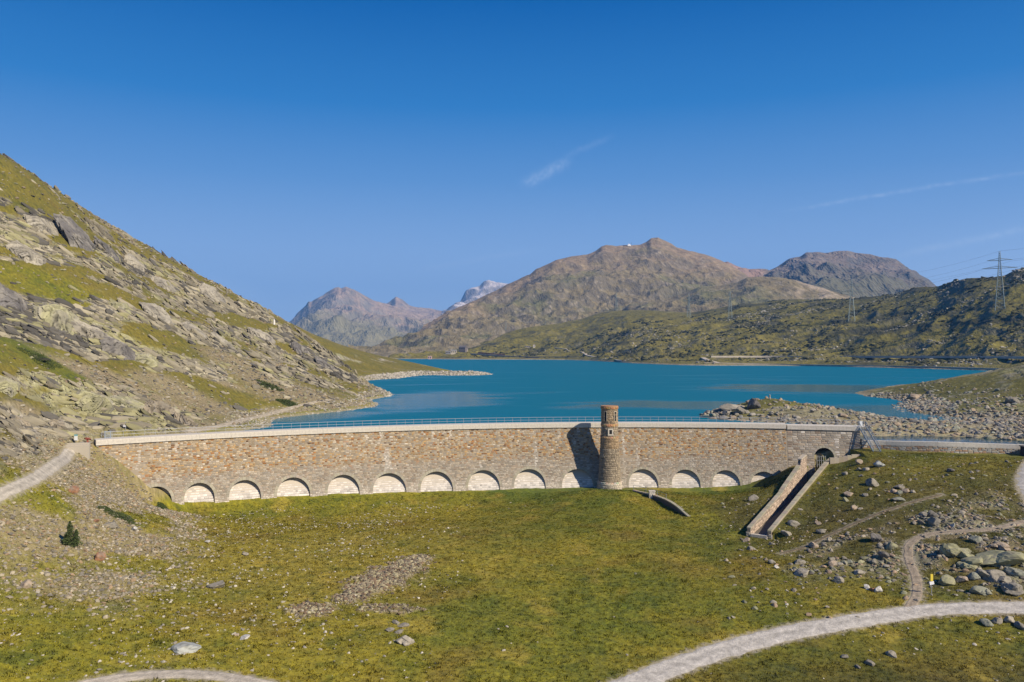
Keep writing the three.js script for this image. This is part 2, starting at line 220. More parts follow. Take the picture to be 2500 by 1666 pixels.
function ground(x, z, color = true) {
  const d = -z, b = BASE(x, d); let h = b;
  const upstream = Math.hypot(x - DAM.x, d - DAM.d) > DAM.R - 1, rd = d < 250 ? roadDist(x, z) : 9;
  const flat = smooth(0.2, 3.5, rd);
  const leftHill = x < -15 ? smooth(0.6, 4.5, b) * smooth(108, 122, d + 0.25 * (x + 110)) * smooth(-20, -45, x) : 0;
  const rightBank = x > 38 && upstream ? smooth(-0.6, 0.6, b) : 0;
  const leftSlope = !upstream && x < -12 ? smooth(-11.6, -9.4, b + 0.8 * fbm(x * .09, z * .09, 2)) * (1 - leftHill) * smooth(-16, -30, x + 0.12 * (d - 100)) * smooth(84, 103, d + 7 * noise(x * .08, z * .08)) : 0;
  const rightMound = !upstream && x > 40 ? smooth(-13.4, -11.5, b) : 0;
  // broad and small bumps
  const n1 = fbm(x * .11, z * .11, 3), n2 = fbm(x * .5 + 9, z * .5, 3);
  h += flat * (0.22 * n1 + 0.11 * n2);
  let rock = 0, scree = 0, tone = 0.5, lichen = 0, edge = 1, kindGrass = 0, kindScree = 0, kindDark = 0, kindLichen = 0, kindTan = 0;
  if (leftHill > 0.01 || rightBank > 0.01) {
    const a = 0.2 * -x + 0.98 * d, v = b * 1.75, wx = 2.4 * fbm(x * .06, z * .06, 2);
    const bias = leftHill > 0.01 ? 0.10 - 0.42 * smooth(150, 185, -x) * smooth(200, 300, d) - 0.30 * smooth(420, 520, d) + 0.12 * smooth(-2, -8, Math.abs(b - 14) - 14) : 0.16;
    const m = fbm(a / 42 + 3.1, v / 15 + wx * .1, 3) * 0.95 + 0.5 * fbm(a / 11, v / 5.5 + wx * .2, 3) + bias;
    let add = 0; if (leftHill > 0.01) for (const o of OUT) { const vx = o.B[0] - o.A[0], vy = o.B[1] - o.A[1], t = clamp(((a - o.A[0]) * vx + (v - o.A[1]) * vy) / (vx * vx + vy * vy)), q = Math.hypot((a - o.A[0] - vx * t) * .55, v - o.A[1] - vy * t) / o.r; if (q > 1.6) continue; const k = smooth(1.5, .5, q); if (o.kind === 'grass' || o.kind === 'brown') { add -= .55 * k; kindGrass = Math.max(kindGrass, k * (o.kind === 'grass' ? 1 : -1)); } else if (o.kind === 'scree') { add -= .3 * k; kindScree = Math.max(kindScree, k); } else { add += .42 * k; if (o.kind === 'dark') kindDark = Math.max(kindDark, k); if (o.kind === 'lichen') kindLichen = Math.max(kindLichen, k); if (o.kind === 'tan') kindTan = Math.max(kindTan, k); } }
    rock = smooth(0.12, 0.38, m + add + .16 * fbm(x * .35, z * .35, 2)) * Math.max(leftHill, 0.55 * rightBank);
    const vs = v + .34 * a, f1 = facets(a / 9 + wx * .12, vs / 4.2 + 0.5 * wx * .2), e1 = CELL.edge, id1 = CELL.id, f2 = facets(a / 2.9 + vs * .2 + 40, vs / 1.45 + wx), e2 = CELL.edge, id2 = CELL.id;
    const amp = leftHill > 0.01 ? 1 : 0.9;
    h += amp * rock * ((leftHill > 0.01 ? .42 : .9) * f1 + (leftHill > 0.01 ? .16 : .4) * f2 + 1.0 * ridged(a / 16, vs / 9, 3) + 2.0 * ridged(a / 34 + 5, vs / 15, 3) - 2.0);
    h += amp * (1 - rock) * Math.max(leftHill, rightBank) * (0.5 * fbm(x * .08 + 50, z * .08, 3) + 0.12 * n2);
    tone = 0.35 + 0.35 * id1 + 0.3 * id2; edge = smooth(0.0, 0.10, Math.min(e1 * 1.6, e2));
    lichen = smooth(-0.1, 0.4, fbm(x * .05 + 7, z * .05 + 2, 3) + 0.15 * (id1 - .5));
    scree = leftHill * smooth(0.12, 0.35, fbm(a / 26 + 31, v / 40 + 5, 3) + 0.14 * smooth(30, 5, b) - 0.1) * (1 - rock);
    scree = Math.max(scree, .85 * kindScree * (1 - rock)); lichen = Math.max(lichen, kindLichen);
    scree = Math.max(scree, upstream && d < 620 && x < 20 ? smooth(3.2, 0.9, b + 1.1 * n1) : 0);
    if (rightBank > 0.01) scree = Math.max(scree, 0.7 * smooth(1.9, .5, b + 1.3 * n1) * rightBank);
  }
  if (leftSlope > 0.01) { scree = Math.max(scree, leftSlope * .72 * smooth(-0.25, 0.25, fbm(x * .09 + 4, z * .09, 4) + 0.06 + .4 * smooth(128, 146, d))); h += leftSlope * flat * 0.35 * fbm(x * .28, z * .28, 3); }
  if (rightMound > 0.01) {
    const w = rightMound * smooth(146, 132, d - 0.35 * (x - 75)) * smooth(104, 110, d);
    const k = smooth(0.05, 0.3, fbm(x * .09 + 12, z * .09 + 3, 3) + 0.10) * w;
    h += k * flat * (0.55 * facets(x / 2.6, z / 2.6) + 0.2); if (k > 0.01) { tone = 0.3 + 0.5 * CELL.id; edge = smooth(0, .12, CELL.edge); }
    rock = Math.max(rock, k * 0.7); scree = Math.max(scree, 0.6 * w * smooth(0.0, 0.3, fbm(x * .16, z * .16 + 9, 3)));
    h += rightMound * flat * 0.3 * n1; lichen = Math.max(lichen, .5);
  }
  const pile = !upstream && x < 10 && x > -50 ? pileMask(x, z) : 0;
  if (pile > 0) { h += 0.25 * pile; scree = Math.max(scree, pile); }
  // built cuts: the chute, the wing wall's low side, the dam's foot
  if (!upstream && x > 20 && x < 80 && d > 130) {
    const [u, q] = chuteAt(x, d);
    if (u > -7 && u < CH.L - .4 && Math.abs(q) < 1.72) h = Math.max(chuteFloor(u) - 0.5, -13.05);
    else if (u >= CH.L - .4 && u < CH.L + 6 && Math.abs(q) < 5) h = lerp(Math.min(h, -12.98), h, Math.max(smooth(CH.L + 1, CH.L + 6, u), smooth(2.5, 5, Math.abs(q))));
    else if (u > -9 && u < CH.L + 2) { const rtop = lerp(-5.9, -11.75, clamp(u / CH.L)) - 0.18; if (q > 0 && q < 9) h = lerp(rtop, h, smooth(1.7, lerp(9, 6, smooth(0, 14, u)), q)); if (q < 0 && q > -7) { const lt = lerp(-7.6, -12.4, clamp(u / CH.L)); h = lerp(lt, h, smooth(1.8, 7, -q)); } }
    const [w, al] = wingSide(x, d);
    if (al > 0.0 && al < 1 && Math.abs(w) < 9) { const dip = 1.1 * Math.sin(Math.PI * clamp(al)) ; if (w < 0.1) h -= dip * smooth(9, 0.6, -w) * smooth(0.12, -0.1, w); else h += 0.15; }
  }
  G.kd = kindDark; G.kl = lichen; G.left = leftHill; G.h = h; G.rock = rock; G.scree = scree; G.road = rd;
  if (!color) return h;
  // ---- colour of the ground, with crevice shade painted into the rock
  const big = fbm(x * .035 + 3, z * .035 + 8, 3), mid = fbm(x * .16, z * .16 + 20, 3), fine = fbm(x * 1.3, z * 1.3, 2), grit = noise(x * 4.1, z * 4.1);
  let dry = clamp(0.53 + 0.75 * big + 0.5 * mid + 0.25 * fine);
  if (!upstream && x < 0) dry = clamp(dry + .20 * smooth(0, -25, x));
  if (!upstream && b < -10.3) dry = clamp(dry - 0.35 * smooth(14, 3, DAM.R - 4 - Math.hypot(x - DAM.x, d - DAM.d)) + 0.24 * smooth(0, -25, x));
  if (leftHill > 0) dry = clamp(dry + 0.15 * leftHill - .22 * Math.max(0, kindGrass));
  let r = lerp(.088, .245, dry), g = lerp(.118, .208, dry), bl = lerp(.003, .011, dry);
  const brown = smooth(0.1, 0.5, fbm(x * .07 + 60, z * .07, 3)) * 0.6; r = lerp(r, .20, brown); g = lerp(g, .135, brown); bl = lerp(bl, .017, brown);
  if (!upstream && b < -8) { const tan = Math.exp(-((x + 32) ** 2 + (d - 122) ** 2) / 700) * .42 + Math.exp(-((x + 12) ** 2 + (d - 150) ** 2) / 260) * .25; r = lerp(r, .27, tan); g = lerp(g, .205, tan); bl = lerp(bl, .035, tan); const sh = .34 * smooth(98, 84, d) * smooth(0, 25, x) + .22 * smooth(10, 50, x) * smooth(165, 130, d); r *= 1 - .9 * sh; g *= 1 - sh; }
  if (leftHill > 0) { const q = leftHill * .55 * (1 - .8 * Math.max(0, kindGrass)); r = lerp(r, .138, q); g = lerp(g, .106, q); bl = lerp(bl, .020, q); r *= 1 - .12 * leftHill; g *= 1 - .12 * leftHill; }
  const dark = smooth(0.12, 0.42, fbm(x * .24 + 33, z * .24 + 5, 3)) * 0.55; r *= 1 - dark * .52; g *= 1 - dark * .36; bl *= 1 - dark * .4;
  const straw = smooth(0.15, 0.5, fbm(x * .13 + 71, z * .13 + 15, 3)) * 0.6 * (1 - leftHill); r = lerp(r, .34, straw); g = lerp(g, .262, straw); bl = lerp(bl, .035, straw);
  if (rightMound > 0) { { const bw = clamp(.5 + 1.2 * fbm(x * .10 + 15, z * .10 + 40, 3)), q = .80 * rightMound * (1 - .45 * smooth(150, 172, d)); r = lerp(r, lerp(.066, .098, bw), q); g = lerp(g, lerp(.066, .076, bw), q); bl = lerp(bl, .012, q); } }
  if (rightBank > 0) { r = lerp(r, .105, .75 * rightBank); g = lerp(g, .095, .75 * rightBank); bl = lerp(bl, .018, .75 * rightBank); }
  const tuft = smooth(.12, .5, noise(x * .62 + 9, z * .95)) * .38, tuft2 = smooth(.2, .55, noise(x * 1.5 + 3, z * 2.1 + 4)) * .35; r *= 1 - .55 * tuft; g *= 1 - .42 * tuft; r *= 1 + .5 * tuft2; g *= 1 + .4 * tuft2; bl *= 1 + .5 * tuft2;
  const k = 1 + 0.36 * fine + 0.28 * grit; r *= k; g *= k; bl *= k;
  const sc = clamp(scree * (0.55 + 0.9 * (0.5 + 0.8 * fine) )) * 0.92;
  const sk = 0.82 + 0.35 * grit + 0.2 * mid; r = lerp(r, .31 * sk, sc); g = lerp(g, .25 * sk, sc); bl = lerp(bl, .155 * sk, sc);
  if (rock > 0) {
    const v = (0.45 + 1.05 * tone) * (0.9 + 0.32 * fine + 0.3 * grit) * (0.3 + 0.7 * edge), dk = Math.max(smooth(0.12, 0.42, fbm(x * .045 + 80, z * .045 + d * .01, 3)) * 0.55, kindDark * smooth(-.25, .25, mid + .4 * big + .1) * .8);  // rock darkens towards facet edges: painted crevice shade
    let rr = lerp(.315, .31, lichen), rg = lerp(.285, .30, lichen), rb = lerp(.225, .165, lichen); if (kindTan) { rr = lerp(rr, .30, kindTan); rg = lerp(rg, .25, kindTan); rb = lerp(rb, .18, kindTan); } rr = lerp(rr, .15, dk); rg = lerp(rg, .14, dk); rb = lerp(rb, .14, dk);
    const moss = smooth(0.1, 0.35, mid + 0.2 * fine) * 0.55, q = rock * (1 - moss); r = lerp(r, rr * v, q); g = lerp(g, rg * v, q); bl = lerp(bl, rb * v, q);
  }
  if (b < 0.9 && upstream && x > -140) { const wet = smooth(0.9, 0.0, h) * (rightBank > 0 ? .45 : .65); r = lerp(r, .36, wet); g = lerp(g, .31, wet); bl = lerp(bl, .225, wet); }
  if (rd < 0.8) { const q = smooth(0.7, -0.2, rd + 1.1 * fine) * 0.8; r = lerp(r, .34, q); g = lerp(g, .30, q); bl = lerp(bl, .23, q); }
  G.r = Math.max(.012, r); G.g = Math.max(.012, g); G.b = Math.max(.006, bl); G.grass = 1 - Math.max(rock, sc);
  return h;
}
const groundH = (x, d) => ground(x, -d, false);
function noiseP(x, y, p) {                                         // the same noise, repeating every p cells
  const xi = Math.floor(x), yi = Math.floor(y), fx = x - xi, fy = y - yi, X = xi % p, Y = yi % p, X1 = (X + 1) % p, Y1 = (Y + 1) % p;
  const u = fx * fx * (3 - 2 * fx), v = fy * fy * (3 - 2 * fy), a = PERM[PERM[X] + Y], b = PERM[PERM[X1] + Y], c = PERM[PERM[X] + Y1], d = PERM[PERM[X1] + Y1];
  const m = GX[a] * fx + GY[a] * fy, q = GX[b] * (fx - 1) + GY[b] * fy, r = GX[c] * fx + GY[c] * (fy - 1), s = GX[d] * (fx - 1) + GY[d] * (fy - 1);
  return 1.45 * (m + u * (q - m) + v * (r - m + u * (m - q - r + s)));
}
const DETAIL = 0.70;                                               // mean linear value of the grain texture, divided out of the vertex colours
const grain = (() => {
  const S = 1024, c = new Uint8Array(S * S * 4), b = new Uint8Array(S * S * 4);
  for (let j = 0; j < S; j++) for (let i = 0; i < S; i++) {
    const u = i / S, v = j / S; let n = 0, a = 1; for (const f of [9, 21, 47, 101]) { n += a * noiseP(u * f + .3, v * f + .7, f); a *= .85; }
    const w = clamp(n * .5, -1, 1), lin = clamp(DETAIL + .30 * w, .05, 1), q = 255 * (lin <= .0031308 ? lin * 12.92 : 1.055 * Math.pow(lin, 1 / 2.4) - .055), h = clamp(128 + 90 * w, 0, 255);
    c.set([q, q, q, 255], (j * S + i) * 4); b.set([h, h, h, 255], (j * S + i) * 4);
  }
  const mk = (d, srgb) => { const t = new THREE.DataTexture(d, S, S); if (srgb) t.colorSpace = THREE.SRGBColorSpace; t.wrapS = t.wrapT = THREE.RepeatWrapping; t.magFilter = THREE.LinearFilter; t.needsUpdate = true; return t; };
  return { color: mk(c, true), bump: mk(b, false) };
})();
const soil = (tile, bump) => { const m = grain.color.clone(), b = grain.bump.clone(); m.repeat.set(1 / tile, 1 / tile); b.repeat.set(1 / tile, 1 / tile); m.needsUpdate = b.needsUpdate = true; return new THREE.MeshStandardMaterial({ vertexColors: true, roughness: 0.97, map: m, bumpMap: b, bumpScale: bump }); };
const earth = soil(8, .10), heath = soil(95, 2.2), upland = soil(260, 6), remote = soil(800, 26), plain = new THREE.MeshStandardMaterial({ vertexColors: true, roughness: 0.95 });
const planUV = (g) => { const p = g.attributes.position, uv = new Float32Array(p.count * 2); for (let i = 0; i < p.count; i++) { uv[i * 2] = p.getX(i) + .35 * p.getY(i); uv[i * 2 + 1] = p.getZ(i) + .45 * p.getY(i); } g.setAttribute('uv', new THREE.BufferAttribute(uv, 2)); const c = g.attributes.color; for (let i = 0; i < c.array.length; i++) c.array[i] /= DETAIL; return g; };

// sheets of land: rows run across at equal spacing of distance ratio, columns fan out; edges get a skirt
function sheet(t0, t1, nt, d0, d1, nd, fn) {
  const pos = new Float32Array((nt + 3) * (nd + 3) * 3), col = new Float32Array(pos.length), idx = new Uint32Array((nt + 2) * (nd + 2) * 6); let o = 0;
  for (let j = -1; j <= nd + 1; j++) for (let i = -1; i <= nt + 1; i++) {
    const jj = clamp(j, 0, nd), ii = clamp(i, 0, nt), d = d0 * Math.pow(d1 / d0, jj / nd), x = lerp(t0, t1, ii / nt) * d, c = fn(x, -d);
    pos[o] = x; pos[o + 1] = c.h - (j !== jj || i !== ii ? 4 + d * 0.004 : 0); pos[o + 2] = -d; col[o] = c.r; col[o + 1] = c.g; col[o + 2] = c.b; o += 3;
  }
  const w = nt + 3; let k = 0;
  for (let j = 0; j < nd + 2; j++) for (let i = 0; i < nt + 2; i++) { const a = j * w + i; idx[k++] = a; idx[k++] = a + 1; idx[k++] = a + w; idx[k++] = a + 1; idx[k++] = a + w + 1; idx[k++] = a + w; }
  const g = new THREE.BufferGeometry(); g.setAttribute('position', new THREE.BufferAttribute(pos, 3)); g.setAttribute('color', new THREE.BufferAttribute(col, 3)); g.setIndex(new THREE.BufferAttribute(idx, 1)); g.computeVertexNormals();
  return planUV(g);
}
const nearFn = (x, z) => { ground(x, z); return G; };
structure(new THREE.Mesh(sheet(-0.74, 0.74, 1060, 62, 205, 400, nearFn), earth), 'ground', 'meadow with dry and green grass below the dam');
structure(new THREE.Mesh(sheet(-0.74, -0.08, 560, 205, 520, 470, nearFn), earth), 'hillside', 'steep rocky hillside rising on the left of the lake');
structure(new THREE.Mesh(sheet(-0.60, 0.06, 420, 520, 960, 170, nearFn), earth), 'hillside', 'lower grassy spur and islet behind the rocky hillside');
structure(new THREE.Mesh(sheet(0.18, 0.86, 520, 205, 440, 240, nearFn), earth), 'lake_shore', 'stony shore and rocky islet right of the dam');
for (const r of ROADS) {                                           // gravel surfaces laid on the ground
  const L = r.curve.getLength(), n = Math.ceil(L / 0.45), m = 10, pos = [], col = [], idx = [], rr = rng(5);
  for (let i = 0; i <= n; i++) {
    const p = r.curve.getPointAt(i / n), t = r.curve.getTangentAt(i / n), taper = smooth(0, 0.03, i / n) * smooth(1, 0.97, i / n);
    for (let j = 0; j <= m; j++) {
      const q = (j / m * 2 - 1), wdt = r.w * (1 + 0.34 * fbm(i * .19 + (q > 0 ? 40 : 0), 3, 4)) * (0.5 + 0.5 * taper), x = p.x - t.z * q * wdt, z = p.z + t.x * q * wdt;
      const v = (0.86 + 0.22 * fbm(x * .7, z * .7, 3) + 0.18 * (rr() - .5)) * (1 - 0.16 * smooth(0.28, 0.08, Math.abs(q)) * (.6 + noise(i * .21, 5))) * (1 + .10 * smooth(.22, .05, Math.abs(Math.abs(q) - .48))) * (1 - 0.16 * smooth(.72, 1, Math.abs(q)));
      pos.push(x, ground(x, z, false) + (Math.abs(q) > 0.95 ? -0.05 : 0.05), z); col.push(r.c[0] * v, r.c[1] * v, r.c[2] * v);
      if (i < n && j < m) { const a = i * (m + 1) + j; idx.push(a, a + m + 1, a + 1, a + 1, a + m + 1, a + m + 2); }
    }
  }
  const g = new THREE.BufferGeometry(); g.setAttribute('position', new THREE.Float32BufferAttribute(pos, 3)); g.setAttribute('color', new THREE.Float32BufferAttribute(col, 3)); g.setIndex(idx); g.computeVertexNormals();
  if (g.attributes.normal.getY(Math.floor(pos.length / 6)) < 0) { g.setIndex(idx.reverse()); g.computeVertexNormals(); }
  structure(new THREE.Mesh(planUV(g), earth), r.name, r.label);
}

// ------------------------------------------------------------------ far shore, hills and mountains
function range({ name, label, cols, base, baseH = 0, t0, t1, nt, nd, profile, rough, scale, tint, back = 0.45, detail = 5, mat = remote }) {
  // cols: [px, py of the crest, distance of the crest]; base: [px, distance of the foot]
  const crestD = cols.map(([px, , d]) => [(px - 1250) / F, d]), crestH = cols.map(([px, py, d]) => [(px - 1250) / F, at(px, py, d).y]), foot = base.map(([px, d]) => [(px - 1250) / F, d]);
  const soft = [...Array(400)].map((_, i) => { const t = lerp((t0 - 1350) / F, (t1 - 1150) / F, i / 399); let h = 0, w = 0; for (let k = -8; k <= 8; k++) { const q = Math.exp(-k * k / 22); h += q * interp(crestH, t + k * 14 / F); w += q; } return [t, h / w]; }), ts = soft[0][0], te = soft[399][0];
  const softH = (t) => { const q = clamp((t - ts) / (te - ts)) * 399, i = Math.min(398, Math.floor(q)); return lerp(soft[i][1], soft[i + 1][1], q - i); };
  const hf = (x, d) => {
    const t = x / d, d0 = interp(foot, t), d1 = interp(crestD, t), u = (d - d0) / (d1 - d0), H = lerp(softH(t), interp(crestH, t), smooth(.62, .97, u));
    if (u < 0) return baseH - 3 + 12 * u;
    const e = u < 1 ? Math.pow(Math.sin(Math.PI * Math.pow(u, 0.8)), 0.7) : smooth(1.0, 1.3, u);
    let h = u < 1 ? baseH + (H - baseH) * profile(u, t) : H - (H - baseH) * (u - 1) * back;
    const n = ridged(x / scale + 3, d / scale + 1, detail) - 0.62, m = fbm(x / scale * 5, d / scale * 5, 3);
    return h + rough * (n * (0.12 + e) + 0.16 * m * (0.25 + e)) * smooth(0, 0.12, u);
  };
  const o = { h: 0, r: 0, g: 0, b: 0 };
  const fn = (x, z) => {
    const d = -z, e = 0.004 * d, h = hf(x, d), sx = (hf(x + e, d) - hf(x - e, d)) / e / 2, sd = (hf(x, d + e) - hf(x, d - e)) / e / 2, t = x / d, u = (d - interp(foot, t)) / (interp(crestD, t) - interp(foot, t));
    o.h = h; tint(o, x, d, h, u, Math.hypot(sx, sd)); return o;
  };
  const dA = Math.min(...base.map((b) => b[1])), dB = Math.max(...cols.map((c) => c[2])) * 1.22;
  const lo = (t0 - 1250) / F, hi = (t1 - 1250) / F;
  // rows follow the foot and the crest of each column, so that they spend themselves where the hill is
  const pos = [], col = [], idx = [];
  for (let j = 0; j <= nd; j++) for (let i = 0; i <= nt; i++) {
    const t = lerp(lo, hi, i / nt), d0 = interp(foot, t), d1 = interp(crestD, t), d = d0 + (d1 - d0) * (-0.03 + 1.28 * j / nd), c = fn(t * d, -d);
    pos.push(t * d, c.h, -d); col.push(c.r, c.g, c.b);
    if (i < nt && j < nd) { const a = j * (nt + 1) + i; idx.push(a, a + 1, a + nt + 1, a + 1, a + nt + 2, a + nt + 1); }
  }
  const g = new THREE.BufferGeometry(); g.setAttribute('position', new THREE.Float32BufferAttribute(pos, 3)); g.setAttribute('color', new THREE.Float32BufferAttribute(col, 3)); g.setIndex(idx); g.computeVertexNormals();
  structure(new THREE.Mesh(planUV(g), mat), name, label);
  return hf;
}
function mixTo(o, r, g, b, k) { o.r = lerp(o.r, r, k); o.g = lerp(o.g, g, k); o.b = lerp(o.b, b, k); }
const tintHill = (o, x, d, h, u, s) => {                            // heath, grass and outcrops beyond the lake, with ledge shade painted in
  const n = fbm(x * .011 + 2, d * .011, 4), m = fbm(x * .05, d * .05 + 8, 3), f = noise(x * .21, d * .21);
  o.r = .165; o.g = .142; o.b = .022; mixTo(o, .22, .185, .045, smooth(-.1, .5, n)); mixTo(o, .075, .075, .020, smooth(.08, .42, m + .3 * n + 0.5 * (s - .35)) * .85);
  mixTo(o, .21, .195, .155, smooth(.5, .85, s + .5 * m) * .5); const st = fbm(x / 85 + 4, (h - .20 * x) / 13, 3), rt = smooth(250, 620, x); mixTo(o, .036, .037, .018, smooth(.16 - .14 * rt, .42 - .14 * rt, st) * .68); o.r *= 1 - .15 * rt; o.g *= 1 - .13 * rt; o.b *= 1 - .2 * rt; const k = .9 + .3 * f; o.r *= k; o.g *= k; o.b *= k; mixTo(o, .36, .32, .24, smooth(2.2, .2, h) * .8);  // dark bands along the strata and a darker right side paint shaded ledges
};
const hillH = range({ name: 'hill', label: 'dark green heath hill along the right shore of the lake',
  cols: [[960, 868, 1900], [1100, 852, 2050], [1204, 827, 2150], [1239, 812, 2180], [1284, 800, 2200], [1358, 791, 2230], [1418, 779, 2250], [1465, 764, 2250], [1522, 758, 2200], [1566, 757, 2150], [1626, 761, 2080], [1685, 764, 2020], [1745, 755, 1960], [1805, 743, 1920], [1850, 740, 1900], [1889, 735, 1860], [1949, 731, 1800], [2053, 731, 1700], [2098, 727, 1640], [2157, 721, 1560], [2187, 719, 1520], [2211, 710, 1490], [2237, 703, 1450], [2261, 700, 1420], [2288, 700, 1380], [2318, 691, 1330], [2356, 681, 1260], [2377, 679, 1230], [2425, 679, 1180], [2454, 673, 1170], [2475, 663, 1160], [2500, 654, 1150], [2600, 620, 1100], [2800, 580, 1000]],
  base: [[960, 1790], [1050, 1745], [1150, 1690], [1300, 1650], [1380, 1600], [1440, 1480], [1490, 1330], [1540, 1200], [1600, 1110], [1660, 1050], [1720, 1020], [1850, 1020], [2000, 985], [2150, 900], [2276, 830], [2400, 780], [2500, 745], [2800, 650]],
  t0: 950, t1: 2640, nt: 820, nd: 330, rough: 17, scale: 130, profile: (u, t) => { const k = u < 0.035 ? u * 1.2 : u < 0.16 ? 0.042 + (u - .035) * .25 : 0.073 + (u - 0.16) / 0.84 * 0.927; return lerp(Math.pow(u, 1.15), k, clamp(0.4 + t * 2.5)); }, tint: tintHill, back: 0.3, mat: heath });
const tintBig = (o, x, d, h, u, s) => {
  const n = fbm(x * .004 + 2, d * .004, 4), m = fbm(x * .016, d * .016 + 8, 4), f = fbm(x * .06, d * .06, 2);
  o.r = .205; o.g = .168; o.b = .092; mixTo(o, .150, .145, .066, smooth(-.05, .3, n + .2 * m)); mixTo(o, .30, .215, .145, smooth(.5, 1, u + .35 * m) * .8);
  mixTo(o, .135, .12, .095, smooth(.45, .85, s + .55 * m) * .7); mixTo(o, .34, .29, .22, smooth(.22, .45, f + .5 * m) * .45); const k = .92 + .25 * f; o.r *= k; o.g *= k; o.b *= k;
};
const bigCols = [[860, 872, 2300], [900, 860, 2380], [920, 851, 2420], [956, 838, 2500], [989, 828, 2560], [1007, 818, 2600], [1033, 800, 2680], [1058, 784, 2750], [1084, 768, 2800], [1109, 755, 2850], [1160, 733, 2950], [1211, 710, 3030], [1236, 696, 3060], [1269, 684, 3100], [1293, 673, 3120], [1308, 659, 3140], [1334, 647, 3160], [1358, 636, 3180], [1397, 627, 3200], [1436, 620, 3220], [1459, 609, 3230], [1470, 601, 3235], [1480, 598.5, 3240], [1504, 602, 3250], [1525, 600, 3260], [1564, 598, 3270], [1578, 592, 3280], [1590, 583, 3280], [1608, 582, 3280], [1626, 589, 3270], [1641, 596, 3260], [1653, 605, 3240], [1685, 614, 3200], [1730, 624, 3150], [1766, 638, 3100], [1790, 651, 3060], [1810, 664, 3020], [1840, 690, 2950], [1900, 725, 2850]];
const bigH = range({ name: 'mountain', label: 'broad brown mountain behind the lake with a white hut on its shoulder', cols: bigCols,
  base: [[860, 1900], [960, 1880], [1100, 1900], [1300, 2050], [1500, 2200], [1700, 2150], [1900, 2100]], baseH: 6, t0: 850, t1: 1900, nt: 520, nd: 250, rough: 74, scale: 460, detail: 6, profile: (u) => 0.75 * Math.pow(u, 1.05) + 0.25 * smooth(0, 1, u) , tint: tintBig, back: .5, mat: upland });
range({ name: 'mountain', label: 'rounded brown shoulder with a pale rock band right of the broad mountain',
  cols: [[1480, 790, 2500], [1537, 742, 2500], [1600, 736, 2480], [1638, 728, 2470], [1680, 712, 2460], [1715, 700, 2450], [1760, 697, 2440], [1800, 691, 2430], [1824, 678, 2420], [1860, 674, 2400], [1898, 676, 2380], [1943, 683, 2350], [1973, 694, 2320], [2008, 703, 2290], [2053, 718, 2250], [2083, 724, 2230], [2150, 745, 2200]],
  base: [[1480, 2050], [1800, 1950], [2150, 1850]], baseH: 70, t0: 1480, t1: 2150, nt: 240, nd: 90, rough: 30, scale: 220, profile: (u) => Math.pow(u, 0.9), back: .5, mat: upland,
  tint: (o, x, d, h, u, s) => { tintBig(o, x, d, h, u * .5, s); const px = 1250 + x / d * F; mixTo(o, .38, .31, .23, smooth(.45, .75, u) * smooth(1930, 1960, px) * smooth(-.2, .3, fbm(x * .02, d * .02, 3)) * .8); } });
const tintFar = (o, x, d, h, u, s) => {
  const n = fbm(x * .0016 + 2, d * .0016, 4), m = fbm(x * .006, d * .006 + 8, 4);
  o.r = .36; o.g = .27; o.b = .20; mixTo(o, .20, .18, .155, smooth(.4, .8, s + .5 * m)); mixTo(o, .22, .20, .115, smooth(.7, .25, u + .3 * n)); mixTo(o, .46, .34, .25, smooth(.1, .4, m) * smooth(.4, .7, u) * .6);
};
range({ name: 'mountain', label: 'hazy grey mountain with a reddish saddle at the right skyline', cols: [[1700, 650, 4300], [1778, 638, 4300], [1796, 648, 4300], [1831, 661, 4300], [1853, 659, 4300], [1880, 664, 4300], [1889, 660, 4300], [1928, 633, 4300], [1955, 628, 4300], [1970, 618, 4300], [1993, 616, 4300], [2017, 619, 4300], [2053, 613, 4300], [2071, 613, 4300], [2086, 618, 4300], [2124, 621, 4280], [2154, 630, 4260], [2190, 639, 4240], [2216, 654, 4220], [2246, 669, 4200], [2270, 682, 4180], [2287, 698, 4150], [2320, 715, 4100], [2420, 750, 4000]],
  base: [[1700, 2900], [2420, 2900]], baseH: 150, t0: 1700, t1: 2420, nt: 330, nd: 130, rough: 130, scale: 620, profile: (u) => Math.pow(u, 1.1), tint: (o, x, d, h, u, s) => { tintFar(o, x, d, h, u, s); o.r *= .52; o.g *= .55; o.b *= .60; const px = 1250 + x / d * F; mixTo(o, .33, .21, .16, smooth(1880, 1850, px) * .7); }, back: .6 });
range({ name: 'mountain', label: 'hazy blue grey pointed mountain beyond the far end of the lake', cols: [[600, 860, 7600], [660, 815, 7800], [711, 787, 8000], [724, 769, 8000], [747, 749, 8000], [752, 741.6, 8000], [760, 742.4, 8000], [788, 723, 8000], [808, 708, 8000], [816, 703, 8000], [826, 701, 8000], [832, 705, 8000], [844, 701.5, 8000], [854, 705, 8000], [872, 714, 8000], [895, 724.5, 8000], [910, 735, 8000], [938, 745, 8000], [990, 760, 7900], [1060, 775, 7800], [1120, 800, 7700], [1200, 840, 7600]],
  base: [[600, 4800], [1200, 4800]], baseH: 0, t0: 600, t1: 1200, nt: 320, nd: 130, rough: 250, scale: 1300, profile: (u) => Math.pow(u, 1.1), tint: tintFar, back: .6, detail: 6 });
range({ name: 'mountain', label: 'small hazy peak on the ridge right of the pointed mountain', cols: [[900, 790, 9200], [938, 746, 9400], [951, 736, 9500], [966, 723, 9500], [982, 731, 9500], [999, 745, 9500], [1020, 751, 9500], [1053, 755, 9500], [1084, 761, 9500], [1130, 770, 9400], [1200, 800, 9300]],
  base: [[900, 7900], [1200, 7900]], baseH: 150, t0: 900, t1: 1200, nt: 150, nd: 60, rough: 120, scale: 900, profile: (u) => u, tint: tintFar, back: .6 });
